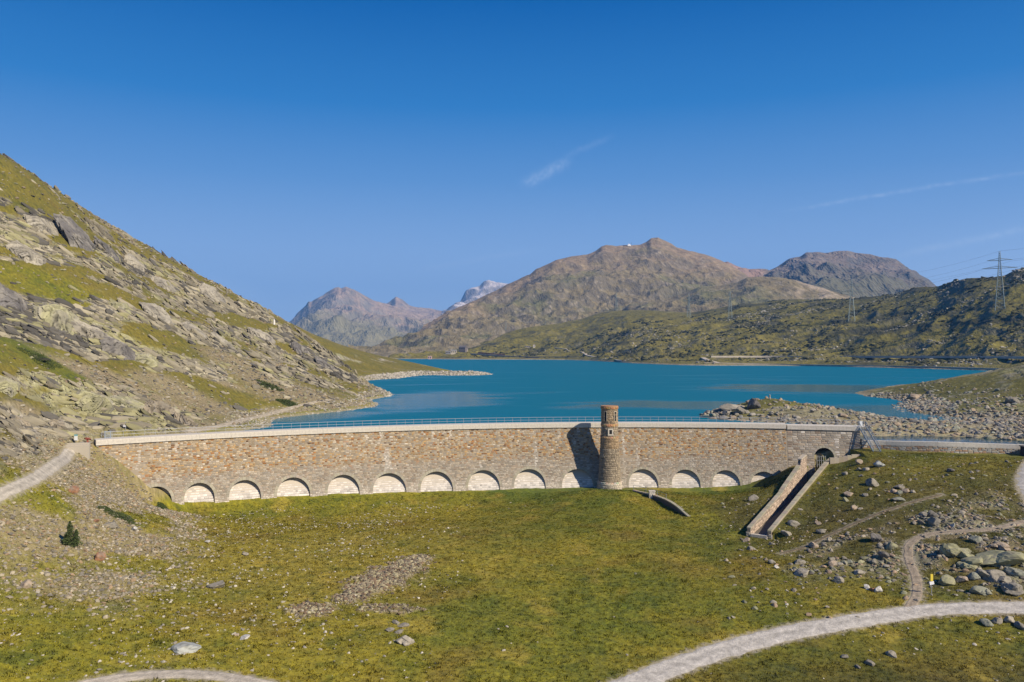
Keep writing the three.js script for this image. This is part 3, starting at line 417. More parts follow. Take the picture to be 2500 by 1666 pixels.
range({ name: 'mountain', label: 'pale snow dusted peak between the pointed and the broad mountain', cols: [[1080, 790, 10000], [1109, 754, 10200], [1122, 739, 10200], [1137, 710, 10200], [1150, 704, 10200], [1170, 698, 10200], [1181, 686, 10200], [1193, 682, 10200], [1211, 689, 10200], [1239, 694, 10200], [1280, 700, 10200], [1330, 720, 10200]],
  base: [[1080, 8000], [1330, 8000]], baseH: 300, t0: 1080, t1: 1330, nt: 150, nd: 90, rough: 200, scale: 900, profile: (u) => u, back: .6,
  tint: (o, x, d, h, u, s) => { o.r = .72; o.g = .68; o.b = .66; o.r *= .86; o.g *= .82; o.b *= .80; mixTo(o, .20, .18, .17, smooth(.35, .8, s + .8 * fbm(x * .004, d * .004, 3)) * .85); } });

// ------------------------------------------------------------------ water
{
  const shape = new THREE.Shape(), pts = [];
  for (let i = 0; i <= 60; i++) { const p = arcPt(lerp(DAM.s0 - 2, DAM.s1 - 0.4, i / 60), 0, DAM.R + 2.0); pts.push([p.x, p.z]); }
  pts.push([83.5, -199], [90, -209], [100, -215], [112, -214], [126, -209], [160, -215], [260, -260], [420, -500], [700, -760], [700, -2400], [-1000, -2400], [-420, -900], [-330, -420], [-150, -190], [-100, -170]);
  pts.forEach(([x, z], i) => (i ? shape.lineTo(x, -z) : shape.moveTo(x, -z)));
  const S = 256, nd = new Uint8Array(S * S * 4), hgt = new Float32Array(S * S), R = rng(4);
  for (let k = 0; k < 70; k++) { const fx = Math.round((R() - .5) * 26), fy = Math.round((R() - .5) * 44), ph = R() * 6.28, a = 1 / (3 + Math.hypot(fx, fy)); for (let j = 0; j < S; j++) for (let i = 0; i < S; i++) hgt[j * S + i] += a * Math.sin(6.2832 * (fx * i + fy * j) / S + ph); }
  for (let i = 0; i < S * S; i++) { const v = clamp(128 + 70 * hgt[i], 0, 255); nd.set([v, v, v, 255], i * 4); }
  const tex = new THREE.DataTexture(nd, S, S); tex.wrapS = tex.wrapT = THREE.RepeatWrapping; tex.magFilter = THREE.LinearFilter; tex.needsUpdate = true; tex.repeat.set(1 / 14, 1 / 14);
  // calm and ruffled water: roughness over the whole lake, in metres
  const CW = 640, CHh = 1024, cd = new Uint8Array(CW * CHh * 4), calms = [[at(1060, 975, 324), 30, 70], [at(1640, 990, 290), 46, 26], [at(2020, 948, 415), 70, 60], [at(2230, 1008, 255), 60, 40], [at(760, 1015, 243), 20, 26]];
  for (let j = 0; j < CHh; j++) for (let i = 0; i < CW; i++) {
    const x = -260 + 840 * i / CW, d = 190 + 1650 * j / CHh; let c = smooth(.12, .5, fbm(x / 110 + 3, d / 32 + 1.5 * fbm(x / 90, d / 90, 2), 4)) * .45 * smooth(900, 500, d);
    for (const [p, rx, rd] of calms) c = Math.max(c, smooth(1.15, .55, Math.hypot((x - p.x) / rx, (d + p.z) / rd) + .55 * fbm(x / 30, d / 12, 3)));
    const v = 255 * lerp(1, .16, c), k = 255 * (.92 + .08 * (1 - c)); cd.set([k, v, k, 255], (j * CW + i) * 4);
  }
  const calm = new THREE.DataTexture(cd, CW, CHh); calm.magFilter = THREE.LinearFilter; calm.needsUpdate = true; calm.repeat.set(1 / 840, 1 / 1650); calm.offset.set(260 / 840, -190 / 1650);
  const mat = new THREE.MeshPhysicalMaterial({ color: new THREE.Color().setRGB(.003, .137, .217), roughness: 0.40, roughnessMap: calm, ior: 1.33, specularIntensity: 0.05, bumpMap: tex, bumpScale: 0.05 });
  const g = new THREE.ShapeGeometry(shape); g.rotateX(-Math.PI / 2);
  structure(new THREE.Mesh(g, mat), 'lake', 'turquoise reservoir lake behind the dam');
  const ps = new THREE.Shape([[84, 190], [88, 188.4], [92, 186.4], [99, 183], [109, 180.6], [120, 179], [128, 190], [124, 200], [104, 207], [86, 204]].map(([x, y]) => new THREE.Vector2(x, y))), pg = new THREE.ShapeGeometry(ps); pg.rotateX(-Math.PI / 2); pg.translate(0, -1.5, 0);
  structure(new THREE.Mesh(pg, new THREE.MeshPhysicalMaterial({ color: new THREE.Color().setRGB(.03, .07, .08), roughness: 0.08, ior: 1.33, bumpMap: tex, bumpScale: 0.02 })), 'pond', 'narrow strip of still water behind the low wall');
}

// ------------------------------------------------------------------ masonry
const stoneMat = new THREE.MeshStandardMaterial({ color: 0xffffff, roughness: 0.92 });
function stoneBlock(seed) {                                         // unit block: x, y in -0.5 .. 0.5, rough front at z 0 .. 1
  const r = rng(seed), j = (a) => (r() - .5) * a, f = [], e = .10;
  const B = [[-.5, -.5], [.5, -.5], [.5, .5], [-.5, .5]].map(([x, y]) => [x + j(.05), y + j(.07), -0.4]), Fm = [[-.5 + e, -.5 + e * 1.6], [.5 - e, -.5 + e * 1.6], [.5 - e, .5 - e * 1.6], [-.5 + e, .5 - e * 1.6]].map(([x, y]) => [x + j(.08), y + j(.12), .62 + j(.5)]), c = [j(.3), j(.3), .95 + j(.3)];
  for (let i = 0; i < 4; i++) { const k = (i + 1) % 4; f.push(B[i], B[k], Fm[k], B[i], Fm[k], Fm[i], Fm[i], Fm[k], c); }
  const g = new THREE.BufferGeometry(); g.setAttribute('position', new THREE.Float32BufferAttribute(f.flat(), 3)); g.computeVertexNormals(); return g;
}
const BLOCKS = [1, 2, 3, 4].map(stoneBlock);
const frame = new THREE.Matrix4();
function basis(o, x, y, z) { return new THREE.Matrix4().makeBasis(x, y, z).setPosition(o); }
// put stones ({o, x, y, z: a right-handed frame; w, h, t: size; c: [r, g, b]}) under a parent as instanced stuff of a few variants
function layStones(parent, name, list, seed) {
  const r = rng(seed), groups = BLOCKS.map(() => []); list.forEach((s) => groups[Math.floor(r() * BLOCKS.length)].push(s));
  groups.forEach((l, k) => {
    if (!l.length) return;
    const m = new THREE.InstancedMesh(BLOCKS[k], stoneMat, l.length), c = new THREE.Color();
    l.forEach((s, i) => { m.setMatrixAt(i, basis(s.o, s.x.clone().multiplyScalar(s.w), s.y.clone().multiplyScalar(s.h), s.z.clone().multiplyScalar(s.t))); m.setColorAt(i, c.setRGB(...s.c)); });
    m.name = name; m.userData.kind = 'stuff'; parent.add(m);
  });
}
const SHADES = new Map();
function shade(c) { const q = c.map((v) => Math.round(v * 40) / 40), k = q.join(); if (!SHADES.has(k)) SHADES.set(k, std(...q.map((v) => Math.max(v, .01)))); return SHADES.get(k); }
// rows of stones filling [a, b] x [y0, y1] in a wall's own coordinates, with blocked intervals per row
function courses(y0, y1, rowH, wMin, wMax, seed, spans, visit) {
  const r = rng(seed); let y = y0;
  while (y < y1 - 0.1) {
    const h = Math.min(rowH * (0.75 + 0.5 * r()), y1 - y), yc = y + h / 2;
    for (const [a, b] of spans(yc)) { let s = a; while (s < b - 0.05) { let w = wMin + (wMax - wMin) * r(); if (b - s - w < wMin * 0.6) w = b - s; visit(s + w / 2, yc, w, h, r); s += w; } }
    y += h;
  }
}
const free = (a, b, blocked) => { const out = []; let s = a; for (const [p, q] of blocked.filter(([p, q]) => q > a && p < b).sort((m, n) => m[0] - n[0])) { if (p > s + .08) out.push([s, p]); s = Math.max(s, q); } if (s < b - .08) out.push([s, b]); return out; };
const mortar = std(.28, .235, .175), limeMortar = std(.48, .43, .36), concrete = (() => {
  const S = 512, c = new Uint8Array(S * S * 4); for (let j = 0; j < S; j++) for (let i = 0; i < S; i++) { const v = 205 + 22 * fbm(i / 60, j / 60, 4) + 16 * fbm(i / 9, j / 90 + 7, 3) + 10 * noise(i / 2.3, j / 2.3); c.set([v, v * .975, v * .93, 255], (j * S + i) * 4); }
  const t = new THREE.DataTexture(c, S, S); t.colorSpace = THREE.SRGBColorSpace; t.wrapS = t.wrapT = THREE.RepeatWrapping; t.magFilter = THREE.LinearFilter; t.needsUpdate = true; t.repeat.set(.25, .25);
  return new THREE.MeshStandardMaterial({ map: t, color: new THREE.Color().setRGB(.90, .89, .87), roughness: .9 });
})();

const ARCH = [[382, 1188, 5.8], [486, 1179, 6.1], [597, 1172, 6.7], [715, 1165.5, 7.3], [837, 1159, 7.3], [949, 1155, 7.8], [1064, 1151, 7.8], [1179, 1147.5, 7.8], [1291, 1145, 7.8], [1408, 1145, 7.9], [1568, 1145, 7.3], [1672, 1146, 7.0], [1770, 1147.5, 6.7], [1863, 1151, 6.4]].map(([px, py, span]) => {
  const t = (px - 1250) / F, rf = faceR(-7), a = t * t + 1, b = -2 * (t * DAM.x + DAM.d), c = DAM.x * DAM.x + DAM.d * DAM.d - rf * rf, d = (-b + Math.sqrt(b * b - 4 * a * c)) / 2 / a;
  return { s: Math.asin((t * d - DAM.x) / rf) * DAM.R, apex: at(px, py, d).y, r: span / 2, ring: 0.62, depth: (y, A) => lerp(0.25, 1.25, smooth(-13.2, A.apex, y)) };
});
ARCH.push({ s: 45.2, apex: -3.3, r: 2.25, ring: 0.5, depth: () => 7, tunnel: true });
for (const A of ARCH) A.spring = A.apex - A.r;
const dam = thing('dam', 'long curved masonry dam with a row of blind arches and a pale concrete crest', 'dam');
{
  const BOT = -14.5, TOP = DAM.under, ins = (A) => { const p = []; p.push([A.s - A.r, BOT]); for (let i = 0; i <= 24; i++) { const a = Math.PI - Math.PI * i / 24; p.push([A.s + A.r * Math.cos(a), A.spring + A.r * Math.sin(a)]); } p.push([A.s + A.r, BOT]); return p; };
  const bend = (g, depth) => { const p = g.attributes.position; for (let i = 0; i < p.count; i++) { const q = damPt(p.getX(i), p.getY(i), typeof depth === 'function' ? depth(p.getY(i)) : depth); p.setXYZ(i, q.x, q.y, q.z); } g.computeVertexNormals(); return g; };
  const cuts = [DAM.s0]; for (let i = 0; i + 1 < ARCH.length; i++) cuts.push((ARCH[i].s + ARCH[i].r + ARCH[i + 1].s - ARCH[i + 1].r) / 2); cuts.push(DAM.s1);
  const core = [];
  ARCH.forEach((A, k) => {
    const a = cuts[k], b = cuts[k + 1], sh = new THREE.Shape(); sh.moveTo(a, BOT);
    ins(A).forEach(([x, y]) => sh.lineTo(x, y)); sh.lineTo(b, BOT); sh.lineTo(b, TOP); const n = Math.max(2, Math.round((b - a) / 2)); for (let i = 1; i < n; i++) sh.lineTo(lerp(b, a, i / n), TOP); sh.lineTo(a, TOP);
    core.push(bend(new THREE.ShapeGeometry(sh), 0));
    const o = ins(A), pos = [], idx = [];                           // jambs and the underside of the arch
    o.forEach(([x, y], i) => { const p = damPt(x, y, 0), q = damPt(x, y, A.depth(y, A)); pos.push(p.x, p.y, p.z, q.x, q.y, q.z); if (i) idx.push(i * 2 - 2, i * 2 - 1, i * 2, i * 2, i * 2 - 1, i * 2 + 1); });
    const jg = new THREE.BufferGeometry(); jg.setAttribute('position', new THREE.Float32BufferAttribute(pos, 3)); jg.setIndex(idx); jg.computeVertexNormals();
    part('arch_soffit', jg, mortar, dam);
    const bs = new THREE.Shape(); o.forEach(([x, y], i) => (i ? bs.lineTo(x, y) : bs.moveTo(x, y)));
    part('arch_back', bend(new THREE.ShapeGeometry(bs), (y) => A.depth(y, A)), A.tunnel ? std(.02, .02, .02) : limeMortar, dam);
    const nv = Math.max(9, Math.round(Math.PI * A.r / 0.62)), R = rng(k + 50);    // the ring of wedge stones
    for (let i = 0; i < nv; i++) {
      const a0 = Math.PI * (i + .03) / nv, a1 = Math.PI * (i + .97) / nv, t = .03 + .03 * R(), ri = A.r + .002, ro = A.r + A.ring * (.94 + .12 * R()), P = (r_, q, dp) => { const v = damPt(A.s + r_ * Math.cos(q), A.spring + r_ * Math.sin(q), dp); return [v.x, v.y, v.z]; };
      const v = [P(ri, a0, -t), P(ro, a0, -t), P(ro, a1, -t), P(ri, a1, -t), P(ri, a0, .4), P(ro, a0, .4), P(ro, a1, .4), P(ri, a1, .4)], q = [[0, 1, 2, 3], [0, 4, 5, 1], [1, 5, 6, 2], [2, 6, 7, 3], [3, 7, 4, 0]].flatMap(([m, n, o_, p]) => [m, n, o_, m, o_, p]);
      const g = new THREE.BufferGeometry(); g.setAttribute('position', new THREE.Float32BufferAttribute(q.flatMap((n) => v[n]), 3)); g.computeVertexNormals();
      const w = .85 + .3 * R(); part('voussoir', g, shade([.315 * w, .285 * w, .225 * w]), dam);
    }
  });
  // back, top and ends of the masonry body
  const quadStrip = (f, n) => { const pos = [], idx = []; for (let i = 0; i <= n; i++) { const [p, q] = f(i / n); pos.push(p.x, p.y, p.z, q.x, q.y, q.z); if (i) idx.push(i * 2 - 2, i * 2 - 1, i * 2, i * 2, i * 2 - 1, i * 2 + 1); } const g = new THREE.BufferGeometry(); g.setAttribute('position', new THREE.Float32BufferAttribute(pos, 3)); g.setIndex(idx); g.computeVertexNormals(); return g; };
  const S = (t) => lerp(DAM.s0, DAM.s1, t);
  core.push(quadStrip((t) => [arcPt(S(t), TOP, DAM.R + 2.3), arcPt(S(t), BOT, DAM.R + 2.3)], 60), quadStrip((t) => [damPt(S(t), TOP, 0), arcPt(S(t), TOP, DAM.R + 2.3)], 60));
  for (const s of [DAM.s0, DAM.s1]) core.push(quadStrip((t) => [damPt(s, lerp(BOT, TOP, t), 0), arcPt(s, lerp(BOT, TOP, t), DAM.R + 2.3)], 4));
  core.forEach((g) => g.deleteAttribute('uv'));
  part('masonry_body', mergeGeometries(core.map((g) => (g.index ? g.toNonIndexed() : g))), mortar, dam);
  // face stones
  const list = [], blocked = (y) => ARCH.flatMap((A) => { const R = A.r + A.ring; if (y > A.spring) { const q = R * R - (y - A.spring) ** 2; return q > 0 ? [[A.s - Math.sqrt(q), A.s + Math.sqrt(q)]] : []; } return [[A.s - A.r, A.s + A.r]]; });
  const lay = (s, y, w, h, r, depth, col, out) => { const p = damPt(s, y, depth), th = s / DAM.R, x = V(Math.cos(th), 0, Math.sin(th)), up = V(-0.28 * Math.sin(th) * -1, 1, 0), e = damPt(s, y + 1, typeof depth === 'number' ? depth : 0).sub(damPt(s, y, typeof depth === 'number' ? depth : 0)).normalize(), z = new THREE.Vector3().crossVectors(x, e).normalize(); out.push({ o: p, x, y: e, z, w: w * .975, h: h * .95, t: .05 + .05 * r(), c: col }); };
  const stoneColor = (s, y, r, w) => {
    const R = r(), grey = s > DAM.joint ? .8 : smooth(-5.2, -7.4, y + 1.3 * fbm(s * .09, 5, 2) ) * .85, warm = clamp(.5 + .9 * fbm(s * .07, y * .16 + 9, 3) + .35 * smooth(10, -80, s)), lime = Math.max(0, smooth(.26, .5, fbm(s * .55, y * .045 + 3, 2)) * .8, smooth(.16, .42, fbm(s * 1.2 + 8, 2.2 + y * .02, 2)) * smooth(-3.5, .8, y) * .75);
    let c;
    if (R < .40 - .28 * warm + .3 * grey) c = [.345, .295, .235]; else if (R < .62) c = [.41, .325, .215]; else if (R < .81) c = [.42, .27, .115]; else if (R < .93) c = [.33, .15, .042]; else if (R < .975 - .03 * warm) c = [.14, .075, .035]; else c = [.52, .46, .37];
    const g = [.365, .335, .29]; c = c.map((v, i) => lerp(v, g[i], grey * (R > .93 ? .6 : .82))); c = c.map((v, i) => lerp(v, [.58, .55, .50][i], lime));
    if (y < -10) { const q = smooth(-10, -12.6, y) * .6; c = c.map((v, i) => lerp(v, [.66, .61, .54][i], q)); }
    const k = .56 + .58 * r(); return c.map((v) => Math.min(.8, v * k));
  };
  courses(-13.6, TOP, .34, .36, .86, 11, (y) => free(DAM.s0 + .02, DAM.joint - .12, blocked(y)), (s, y, w, h, r) => lay(s, y, w, h, r, 0, stoneColor(s, y, r, w), list));
  courses(-9.6, TOP, .50, .7, 1.5, 12, (y) => free(DAM.joint + .12, DAM.s1 - .02, blocked(y)), (s, y, w, h, r) => lay(s, y, w, h, r, 0, stoneColor(s, y, r, w), list));
  layStones(dam, 'face_stone', list, 3);
  // pale stones at the back of the blind arches, white with lime
  const inner = []; for (const A of ARCH) if (!A.tunnel) courses(-13.6, A.apex, .42, .5, .95, 70 + Math.round(A.s), (y) => { const q = y > A.spring ? A.r * A.r - (y - A.spring) ** 2 : A.r * A.r, k = Math.sqrt(Math.max(0, q)) - .06; return k > .2 ? [[A.s - k, A.s + k]] : []; },
    (s, y, w, h, r) => { const st = smooth(.0, .45, fbm(s * 1.1, y * .12, 2)) * smooth(-11.5, -8, y) * .8, k = .72 + .4 * r(), dk = r() < .12 ? .75 : 1; lay(s, y, w, h, r, A.depth(y, A), [lerp(.64, .40, st) * k * dk, lerp(.60, .30, st) * k * dk, lerp(.555, .18, st) * k * dk], inner); inner[inner.length - 1].t = .03; });
  layStones(dam, 'arch_stone', inner, 4);
  // the concrete crest, in slabs of about six metres
  const nS = 29; for (let i = 0; i < nS; i++) {
    const a = lerp(DAM.s0 - .5, DAM.joint, i / (nS - 5)), b = lerp(DAM.s0 - .5, DAM.joint, (i + 1) / (nS - 5)), right = i >= nS - 5, s0 = right ? lerp(DAM.joint + .25, DAM.s1 + .3, (i - nS + 5) / 5) : a, s1 = right ? lerp(DAM.joint + .25, DAM.s1 + .3, (i - nS + 6) / 5) : b, top = right ? 1.85 : DAM.top, low = right ? .80 : .95;
    const sec = [[DAM.R - .78, low], [DAM.R - .80, low + .02], [DAM.R - .80, top - .03], [DAM.R - .77, top], [DAM.R + 2.75, top], [DAM.R + 2.75, low]], pos = [], idx = [], uv = [], m = 4, k = sec.length;
    for (let j = 0; j <= m; j++) { const s = lerp(s0 + .012, s1 - .012, j / m); sec.forEach(([r, y]) => { const p = arcPt(s, y, r); pos.push(p.x, p.y, p.z); uv.push(s, (r - DAM.R) + y); }); }
    for (let j = 0; j < m; j++) for (let q = 0; q < k; q++) { const p = j * k + q, n = j * k + (q + 1) % k; idx.push(p, p + k, n, n, p + k, n + k); }
    for (const j of [0, m]) for (let q = 1; q < k - 1; q++) j ? idx.push(j * k, j * k + q + 1, j * k + q) : idx.push(0, q, q + 1);
    const g = new THREE.BufferGeometry(); g.setAttribute('position', new THREE.Float32BufferAttribute(pos, 3)); g.setAttribute('uv', new THREE.Float32BufferAttribute(uv, 2)); g.setIndex(idx); const h = g.toNonIndexed(); h.computeVertexNormals();
    part('crest_slab', h, concrete, dam);
  }
  // barred gate in the tunnel mouth
  const bars = new THREE.Group(); bars.name = 'barred_gate'; dam.add(bars); const metal = std(.42, .45, .48, { metalness: .6, roughness: .5 });
  for (let i = 0; i <= 4; i++) part('upright', bar(damPt(43.6 + i * .5, -7.9, .8), damPt(43.6 + i * .5, -5.3, .8), .045), metal, bars);
  for (const y of [-7.4, -6.4, -5.4]) part('rail', bar(damPt(43.6, y, .8), damPt(45.6, y, .8), .045), metal, bars);
}
// railing on the upstream edge of the crest
const galv = std(.40, .41, .42, { metalness: .35, roughness: .45 });
{
  const t = thing('crest_railing', 'thin pale metal railing along the far edge of the dam crest', 'railing'), n = 86, R = DAM.R + 2.55;
  const pg = new THREE.CylinderGeometry(.035, .035, 1.2, 6); pg.translate(0, .6, 0);
  for (let i = 0; i <= n; i++) { const s = lerp(DAM.s0 + 1, DAM.s1 - .6, i / n), m = part('post', pg, galv, t); m.position.copy(arcPt(s, s > DAM.joint ? 1.85 : DAM.top, R)); }
  for (const y of [.55, 1.2]) for (const [a, b, top] of [[DAM.s0 + 1, DAM.joint, DAM.top], [DAM.joint, DAM.s1 - .6, 1.85]]) { const c = new THREE.CatmullRomCurve3([...Array(30)].map((_, i) => arcPt(lerp(a, b, i / 29), top + y, R))); part('rail', new THREE.TubeGeometry(c, 90, y > 1 ? .05 : .04, 5), galv, t); }
}

// ------------------------------------------------------------------ the round tower before the dam
{
  const B = V(0, 0, 0), d = 190.2; B.x = (1488 - 1250) / F * d; B.z = -d; const yy = (py) => at(1488, py, d - 2).y;
  const t = thing('stone_tower', 'round stone valve tower with slit windows standing before the dam', 'tower', V(B.x, 0, B.z));
  const y0 = -15, prof = [[2.85, y0], [2.85, yy(1181)], [2.62, yy(1180)], [2.22, yy(1099)], [2.16, yy(1098)], [2.08, yy(1071)], [1.95, yy(1066)], [1.93, yy(1043)], [1.92, yy(1003)], [1.92, yy(997)]];
  const rad = (y) => interp(prof.map(([r, q]) => [q, r]), y);
  const pts = prof.map(([r, y]) => new THREE.Vector2(r - .06, y)); pts.push(new THREE.Vector2(0, yy(997)));
  part('shaft_core', new THREE.LatheGeometry(pts, 40), std(.30, .27, .22), t);
  const slits = [[-0.62, 1007, 1029], [0.62, 1007, 1029], [2.6, 1007, 1029], [-2.6, 1007, 1029]], win = [0.0, 1047, 1064], list = [];
  const hole = (a, y) => slits.some(([c, p, q]) => Math.abs(a - c) < .17 && y < yy(p) && y > yy(q)) || (Math.abs(a - win[0]) < .30 && y < yy(win[1] - 1) && y > yy(win[2] + 1));
  courses(y0, yy(998), .42, .45, .8, 21, (y) => [[-Math.PI * rad(y), Math.PI * rad(y)]], (s, y, w, h, r) => {
    const R = rad(y), a = s / R; if (hole(a, y)) return;
    const z = V(Math.sin(a), 0, Math.cos(a)), x = V(Math.cos(a), 0, -Math.sin(a)), orange = y > yy(1098) && y < yy(1066) ? .55 : y > yy(1043) ? .35 : y < yy(1180) ? -1 : .08, k = .65 + .6 * r(), c = orange < 0 ? [.46, .41, .33] : [lerp(.29, .36, orange), lerp(.245, .235, orange), lerp(.18, .115, orange)];
    list.push({ o: V(z.x * R, y, z.z * R), x, y: V(0, 1, 0), z, w: w * .96, h: h * .93, t: .08 + .07 * r(), c: c.map((v) => v * k) });
  });
  layStones(t, 'shaft_stone', list, 9);
  const ring = (name, yA, yB, r, c, n, seed) => { const R = rng(seed); for (let i = 0; i < n; i++) { const a = (i + .5) / n * 2 * Math.PI, w = 2 * Math.PI * r / n * .97, h = yA - yB, m = part(name, BLOCKS[i % 4], shade(c.map((v) => v * (.82 + .36 * R()))), t); const z = V(Math.sin(a), 0, Math.cos(a)); m.matrixAutoUpdate = true; basis(V(z.x * (r - .18), (yA + yB) / 2, z.z * (r - .18)), V(Math.cos(a), 0, -Math.sin(a)).multiplyScalar(w), V(0, h, 0), z.clone().multiplyScalar(.22)).decompose(m.position, m.quaternion, m.scale); } };
  ring('cornice_stone', yy(994), yy(1000), 2.14, [.36, .20, .10], 22, 1); ring('ring_stone', yy(1036), yy(1043), 2.12, [.44, .26, .13], 22, 2); ring('ring_stone', yy(1067), yy(1072), 2.20, [.42, .28, .16], 22, 3); ring('plinth_stone', yy(1178), yy(1183), 2.86, [.48, .42, .34], 26, 4);
  part('roof_slab', new THREE.CylinderGeometry(2.06, 2.1, .22, 40).translate(0, yy(994) + .04, 0), std(.36, .20, .10), t, 'orange weathered flat stone cap');
  const dark = std(.012, .012, .012);
  for (const [a, p, q] of slits) { const h = yy(p) - yy(q), g = box(.52, h, .5, 0, (yy(p) + yy(q)) / 2, 1.72).rotateY(a), s = part('slit_window', g, dark, t); const f = std(.40, .35, .27); for (const sx of [-1, 1]) part('jamb', box(.14, h + .1, .36, sx * .33, (yy(p) + yy(q)) / 2, 1.88).rotateY(a), f, s); part('lintel', box(.80, .2, .36, 0, yy(p) + .15, 1.88).rotateY(a), f, s); }
  { const h = yy(1047) - yy(1064), yc = (yy(1047) + yy(1064)) / 2, w = part('square_window', box(.62, .95, .3, 0, yc, 1.80).rotateY(win[0]), dark, t), f = std(.52, .48, .41); for (const sx of [-1, 1]) part('frame', box(.30, h, .5, sx * .47, yc, 1.86).rotateY(win[0]), f, w); part('lintel', box(.64, .32, .5, 0, yc + h / 2 - .16, 1.86).rotateY(win[0]), f, w); part('sill', box(.64, .30, .5, 0, yc - h / 2 + .15, 1.86).rotateY(win[0]), f, w); }
}

// ------------------------------------------------------------------ steel stair at the right end of the dam
{
  const top = V(83.2, 1.85, -189.2), bot = V(84.4, -3.65, -184.1), steel = std(.12, .17, .235, { roughness: .55 }), W = .85;
  const t = thing('steel_stair', 'steep blue grey steel stair leaning on the right end of the dam', 'stairs');
  const off = (p, s, y = 0) => V(p.x + s * W, p.y + y, p.z), n = 24;
  for (const s of [-1, 1]) { const a = off(top, s), b = off(bot, s), g = bar(a, b, .17, 4); part('stringer', g, steel, t); part('handrail', bar(off(top, s, 1.05), off(bot, s, 1.05), .075), steel, t); part('midrail', bar(off(top, s, .55), off(bot, s, .55), .035), steel, t); for (let i = 0; i <= 5; i++) { const p = new THREE.Vector3().lerpVectors(a, b, i / 5); part('baluster', bar(p, V(p.x, p.y + 1.05, p.z), .04), steel, t); } }
  for (let i = 0; i < n; i++) { const p = new THREE.Vector3().lerpVectors(top, bot, (i + .5) / n); part('tread', box(W * 2 - .1, .05, .24, p.x, p.y, p.z), galv, t); }
  part('platform', box(1.9, .12, 1.6, top.x, 1.80, top.z - .7), concrete, t);
  for (const [x, z] of [[-.8, -.1], [.8, -.1], [.8, -1.4]]) part('platform_post', bar(V(top.x + x, 1.8, top.z + z), V(top.x + x, 3.1, top.z + z), .06), steel, t);
  part('gate_panel', box(.62, 1.2, .05, top.x - .25, 2.5, top.z - .1), std(.60, .64, .68), t);
  part('footing', box(2.2, .3, 1.0, bot.x, -3.72, bot.z + .1), concrete, t);
}

// ------------------------------------------------------------------ low wall right of the stair
{
  const pts = [[2104, 1076, 188.2], [2145, 1077, 187.2], [2210, 1078.5, 184.6], [2300, 1080, 181.5], [2420, 1084, 179], [2500, 1087, 177], [2620, 1094, 174]].map((p) => at(...p)), c = new THREE.CatmullRomCurve3(pts), L = c.getLength();
  const t = thing('low_wall', 'low masonry wall with a concrete top right of the steel stair', 'wall'), list = [], P = (s) => c.getPointAt(clamp(s / L)), T = (s) => c.getTangentAt(clamp(s / L)).setY(0).normalize();
  const strip = (a, b, y0, y1, o0, o1, n) => { const pos = [], idx = []; for (let i = 0; i <= n; i++) { const s = lerp(a, b, i / n), p = P(s), q = T(s), nx = -q.z, nz = q.x; pos.push(p.x + nx * o0, p.y + y0, p.z + nz * o0, p.x + nx * o1, p.y + y1, p.z + nz * o1); if (i) idx.push(i * 2 - 2, i * 2, i * 2 - 1, i * 2, i * 2 + 1, i * 2 - 1); } const g = new THREE.BufferGeometry(); g.setAttribute('position', new THREE.Float32BufferAttribute(pos, 3)); g.setAttribute('uv', new THREE.Float32BufferAttribute(pos.flatMap((v, i) => (i % 3 === 0 ? [v, pos[i + 1]] : [])), 2)); g.setIndex(idx); g.computeVertexNormals(); return g; };
  part('wall_core', mergeGeometries([strip(0, L, -5, -.9, .05, 0, 24), strip(0, L, -5, -.9, -1, -1, 24)]), mortar, t);
  const m = 8; for (let i = 0; i < m; i++) part('coping_slab', mergeGeometries([strip(L * i / m + .02, L * (i + 1) / m - .02, -.95, .0, .12, .12, 4), strip(L * i / m + .02, L * (i + 1) / m - .02, .0, .0, .12, -1.05, 4), strip(L * i / m + .02, L * (i + 1) / m - .02, 0, -.95, -1.05, -1.05, 4)]), concrete, t);
  courses(-4.6, -.95, .45, .6, 1.3, 31, () => [[0, L]], (s, y, w, h, r) => { const p = P(s), q = T(s), z = V(-q.z, 0, q.x), k = .8 + .4 * r(), R = r(), c2 = y < -2.45 + .0 ? [.55, .49, .39] : R < .3 ? [.38, .25, .16] : R < .6 ? [.42, .35, .26] : [.40, .38, .34]; if (z.z < 0) z.negate(); const x = V(z.z, 0, -z.x); list.push({ o: V(p.x + z.x * .04, p.y + y, p.z + z.z * .04), x, y: V(0, 1, 0), z, w: w * .97, h: h * .94, t: .07 + .05 * r(), c: c2.map((v) => v * k) }); });
  layStones(t, 'wall_stone', list, 32);
}

